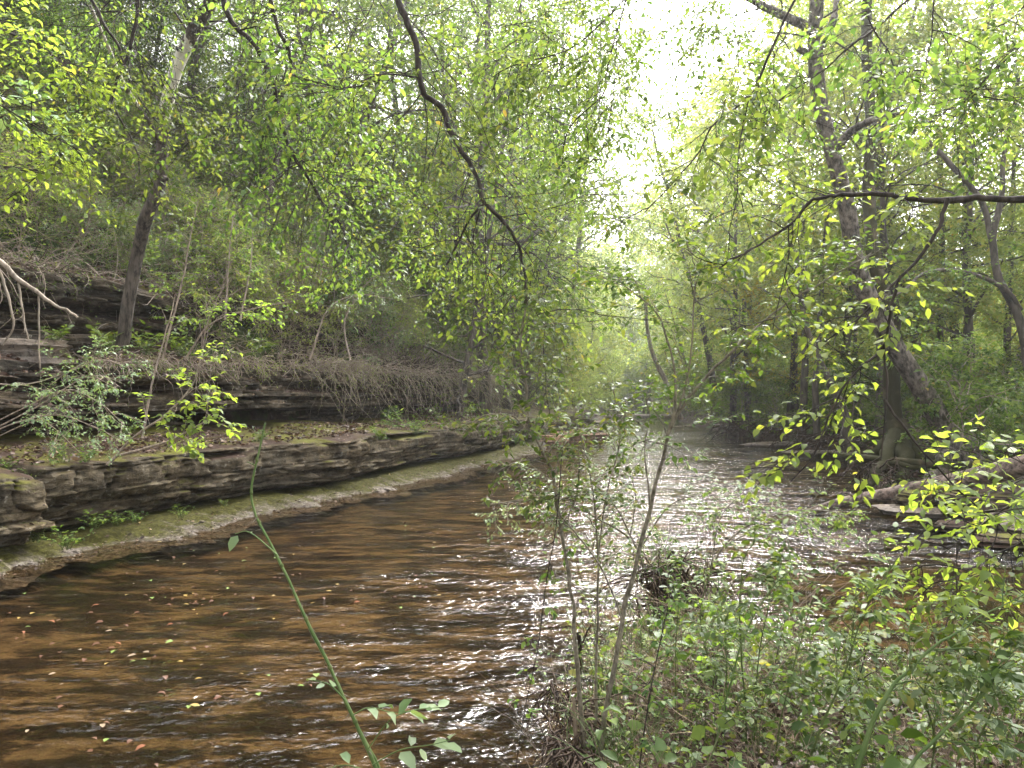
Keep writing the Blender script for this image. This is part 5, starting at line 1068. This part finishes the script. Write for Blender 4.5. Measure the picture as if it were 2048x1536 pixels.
# forest floor litter on the right
n_ = 30000; y = rg.uniform(14, 60, n_); x = y*rg.uniform(.15, .8, n_); k = -sdist(x, y, RIGHT)[0] > .2; x, y = x[k], y[k]; z = height(x, y)
q = rg.uniform(0, 1, len(x)) < .5
flat_leaves('leaf_litter', x[q], y[q], z[q], .14, M_DEAD, rg, 'brown leaf litter on the forest floor across the creek', .5, .04, simple=True)
flat_leaves('ground_cover', x[~q], y[~q], z[~q]+.05, .13, M_LEAF, rg, 'green ground cover on the forest floor across the creek', .4, .4, simple=True)

# ------------------------------------------------------------------ leaves floating on the creek, each one a thing
FM = {}
for cn, col in (('orange', (.17, .065, .03)), ('yellow', (.26, .18, .05)), ('pale', (.20, .15, .10)), ('russet', (.09, .042, .024)), ('green', (.14, .20, .05))):
    mm = plain(cn+'_fallen_leaf', col, .4, tuple(c_*1.25 for c_ in col)); V, Fq = leaf_geo(np.zeros((1, 3)), np.array([[1., 0, .05]]), np.array([[0, .1, 1.]]), np.array([1.]), np.array([.68]), rg, fold=.12)
    FM[cn] = mesh('floating_leaf_'+cn, V, Fq, mm, False)
fl = []
for cx, cy, sp, n_ in [(370, 1200, 60, 26), (200, 1290, 90, 18), (330, 1310, 60, 12), (540, 1350, 60, 6), (420, 1400, 60, 8), (260, 1180, 160, 24), (60, 1240, 60, 12), (700, 1180, 90, 14), (850, 1070, 80, 16), (640, 1210, 60, 10), (880, 1170, 60, 8), (270, 1500, 120, 6), (560, 1120, 140, 22), (1900, 1180, 90, 14), (1700, 1200, 90, 12), (1550, 1120, 80, 8), (150, 1420, 120, 8), (950, 1000, 60, 8)]:
    for _ in range(n_):
        a, b_ = rg.normal(cx, sp), rg.normal(cy, sp*.28); 
        if 900 < b_ < 1560: fl.append((a, b_))
for a, b_ in fl:
    p = gp(a, b_, .012); 
    if sdist(np.array([p[0]]), np.array([p[1]]), LEFT)[0][0] > -.1 or height(np.array([p[0]]), np.array([p[1]]))[0] > -.03: continue
    cn = ['orange', 'yellow', 'pale', 'russet', 'russet', 'russet', 'orange', 'green'][rg.integers(8)]
    o = link('floating_leaf', FM[cn], loc=p); sc = rg.uniform(.028, .075); o.scale = (sc, sc, sc); o.rotation_euler = (rg.normal(0, .07), rg.normal(0, .07), rg.uniform(0, 6.28))
    tag(o, {'orange': 'small orange fallen leaf floating on the brown creek', 'yellow': 'small yellow fallen leaf floating on the brown creek', 'pale': 'small pale tan fallen leaf floating on the brown creek', 'russet': 'small russet fallen leaf floating on the brown creek', 'green': 'small green fallen leaf floating on the brown creek'}[cn], 'leaf', cn+' leaves floating on the creek')

# pebbles and chips along the waterline
rg = np.random.default_rng(88); n_ = 5200; s_ = S0+(S2-S0)*rg.uniform(0, 1, n_)**1.7; d_ = np.abs(rg.normal(.0, .34, n_))-.12+.30*fbm(s_*.35, seed=50); x, y = edge(s_, d_); z = drop(x, y)
k = z > -.07; x, y, z = x[k], y[k], z[k]; o8 = np.array([(1, 0, 0), (0, 1, 0), (-1, 0, 0), (0, -1, 0), (0, 0, 1), (0, 0, -1)], float); n_ = len(x)
sz = np.exp(rg.normal(-4.2, .5, n_))[:, None, None]; a_ = rg.uniform(0, 6.3, n_); V = (o8[None]+rg.normal(0, .25, (n_, 6, 3)))*sz*np.array([1.2, .9, .4])
ca, sa_ = np.cos(a_)[:, None], np.sin(a_)[:, None]; V = np.stack([V[..., 0]*ca-V[..., 1]*sa_+x[:, None], V[..., 0]*sa_+V[..., 1]*ca+y[:, None], V[..., 2]+z[:, None]+.005], -1)
f8 = np.array([(0, 1, 4), (1, 2, 4), (2, 3, 4), (3, 0, 4), (1, 0, 5), (2, 1, 5), (3, 2, 5), (0, 3, 5)])
tag(link('pebbles', mesh('pebbles', V.reshape(-1, 3), (np.arange(n_)[:, None, None]*6+f8[None]).reshape(-1, 3), M_SLAB, False)), 'pebbles and rock chips along the edge of the mossy shelf', kind='stuff')

# ------------------------------------------------------------------ air: far trees fade a little
m = bpy.data.materials.new('air'); m.use_nodes = True; t = m.node_tree; t.nodes.remove(t.nodes['Principled BSDF'])
pv = t.nodes.new('ShaderNodeVolumePrincipled'); pv.inputs['Color'].default_value = (.93, .96, 1, 1); pv.inputs['Density'].default_value = .0007; pv.inputs['Anisotropy'].default_value = .6
t.links.new(pv.outputs[0], t.nodes['Material Output'].inputs['Volume'])
q = np.array([(x_, y_, z_) for z_ in (-4, 75) for y_ in (-70, 950) for x_ in (-750, 750)], float)
tag(link('haze', mesh('haze', q, np.array([[0, 2, 3, 1], [4, 5, 7, 6], [0, 1, 5, 4], [2, 6, 7, 3], [0, 4, 6, 2], [1, 3, 7, 5]]), m, False)), kind='stuff')
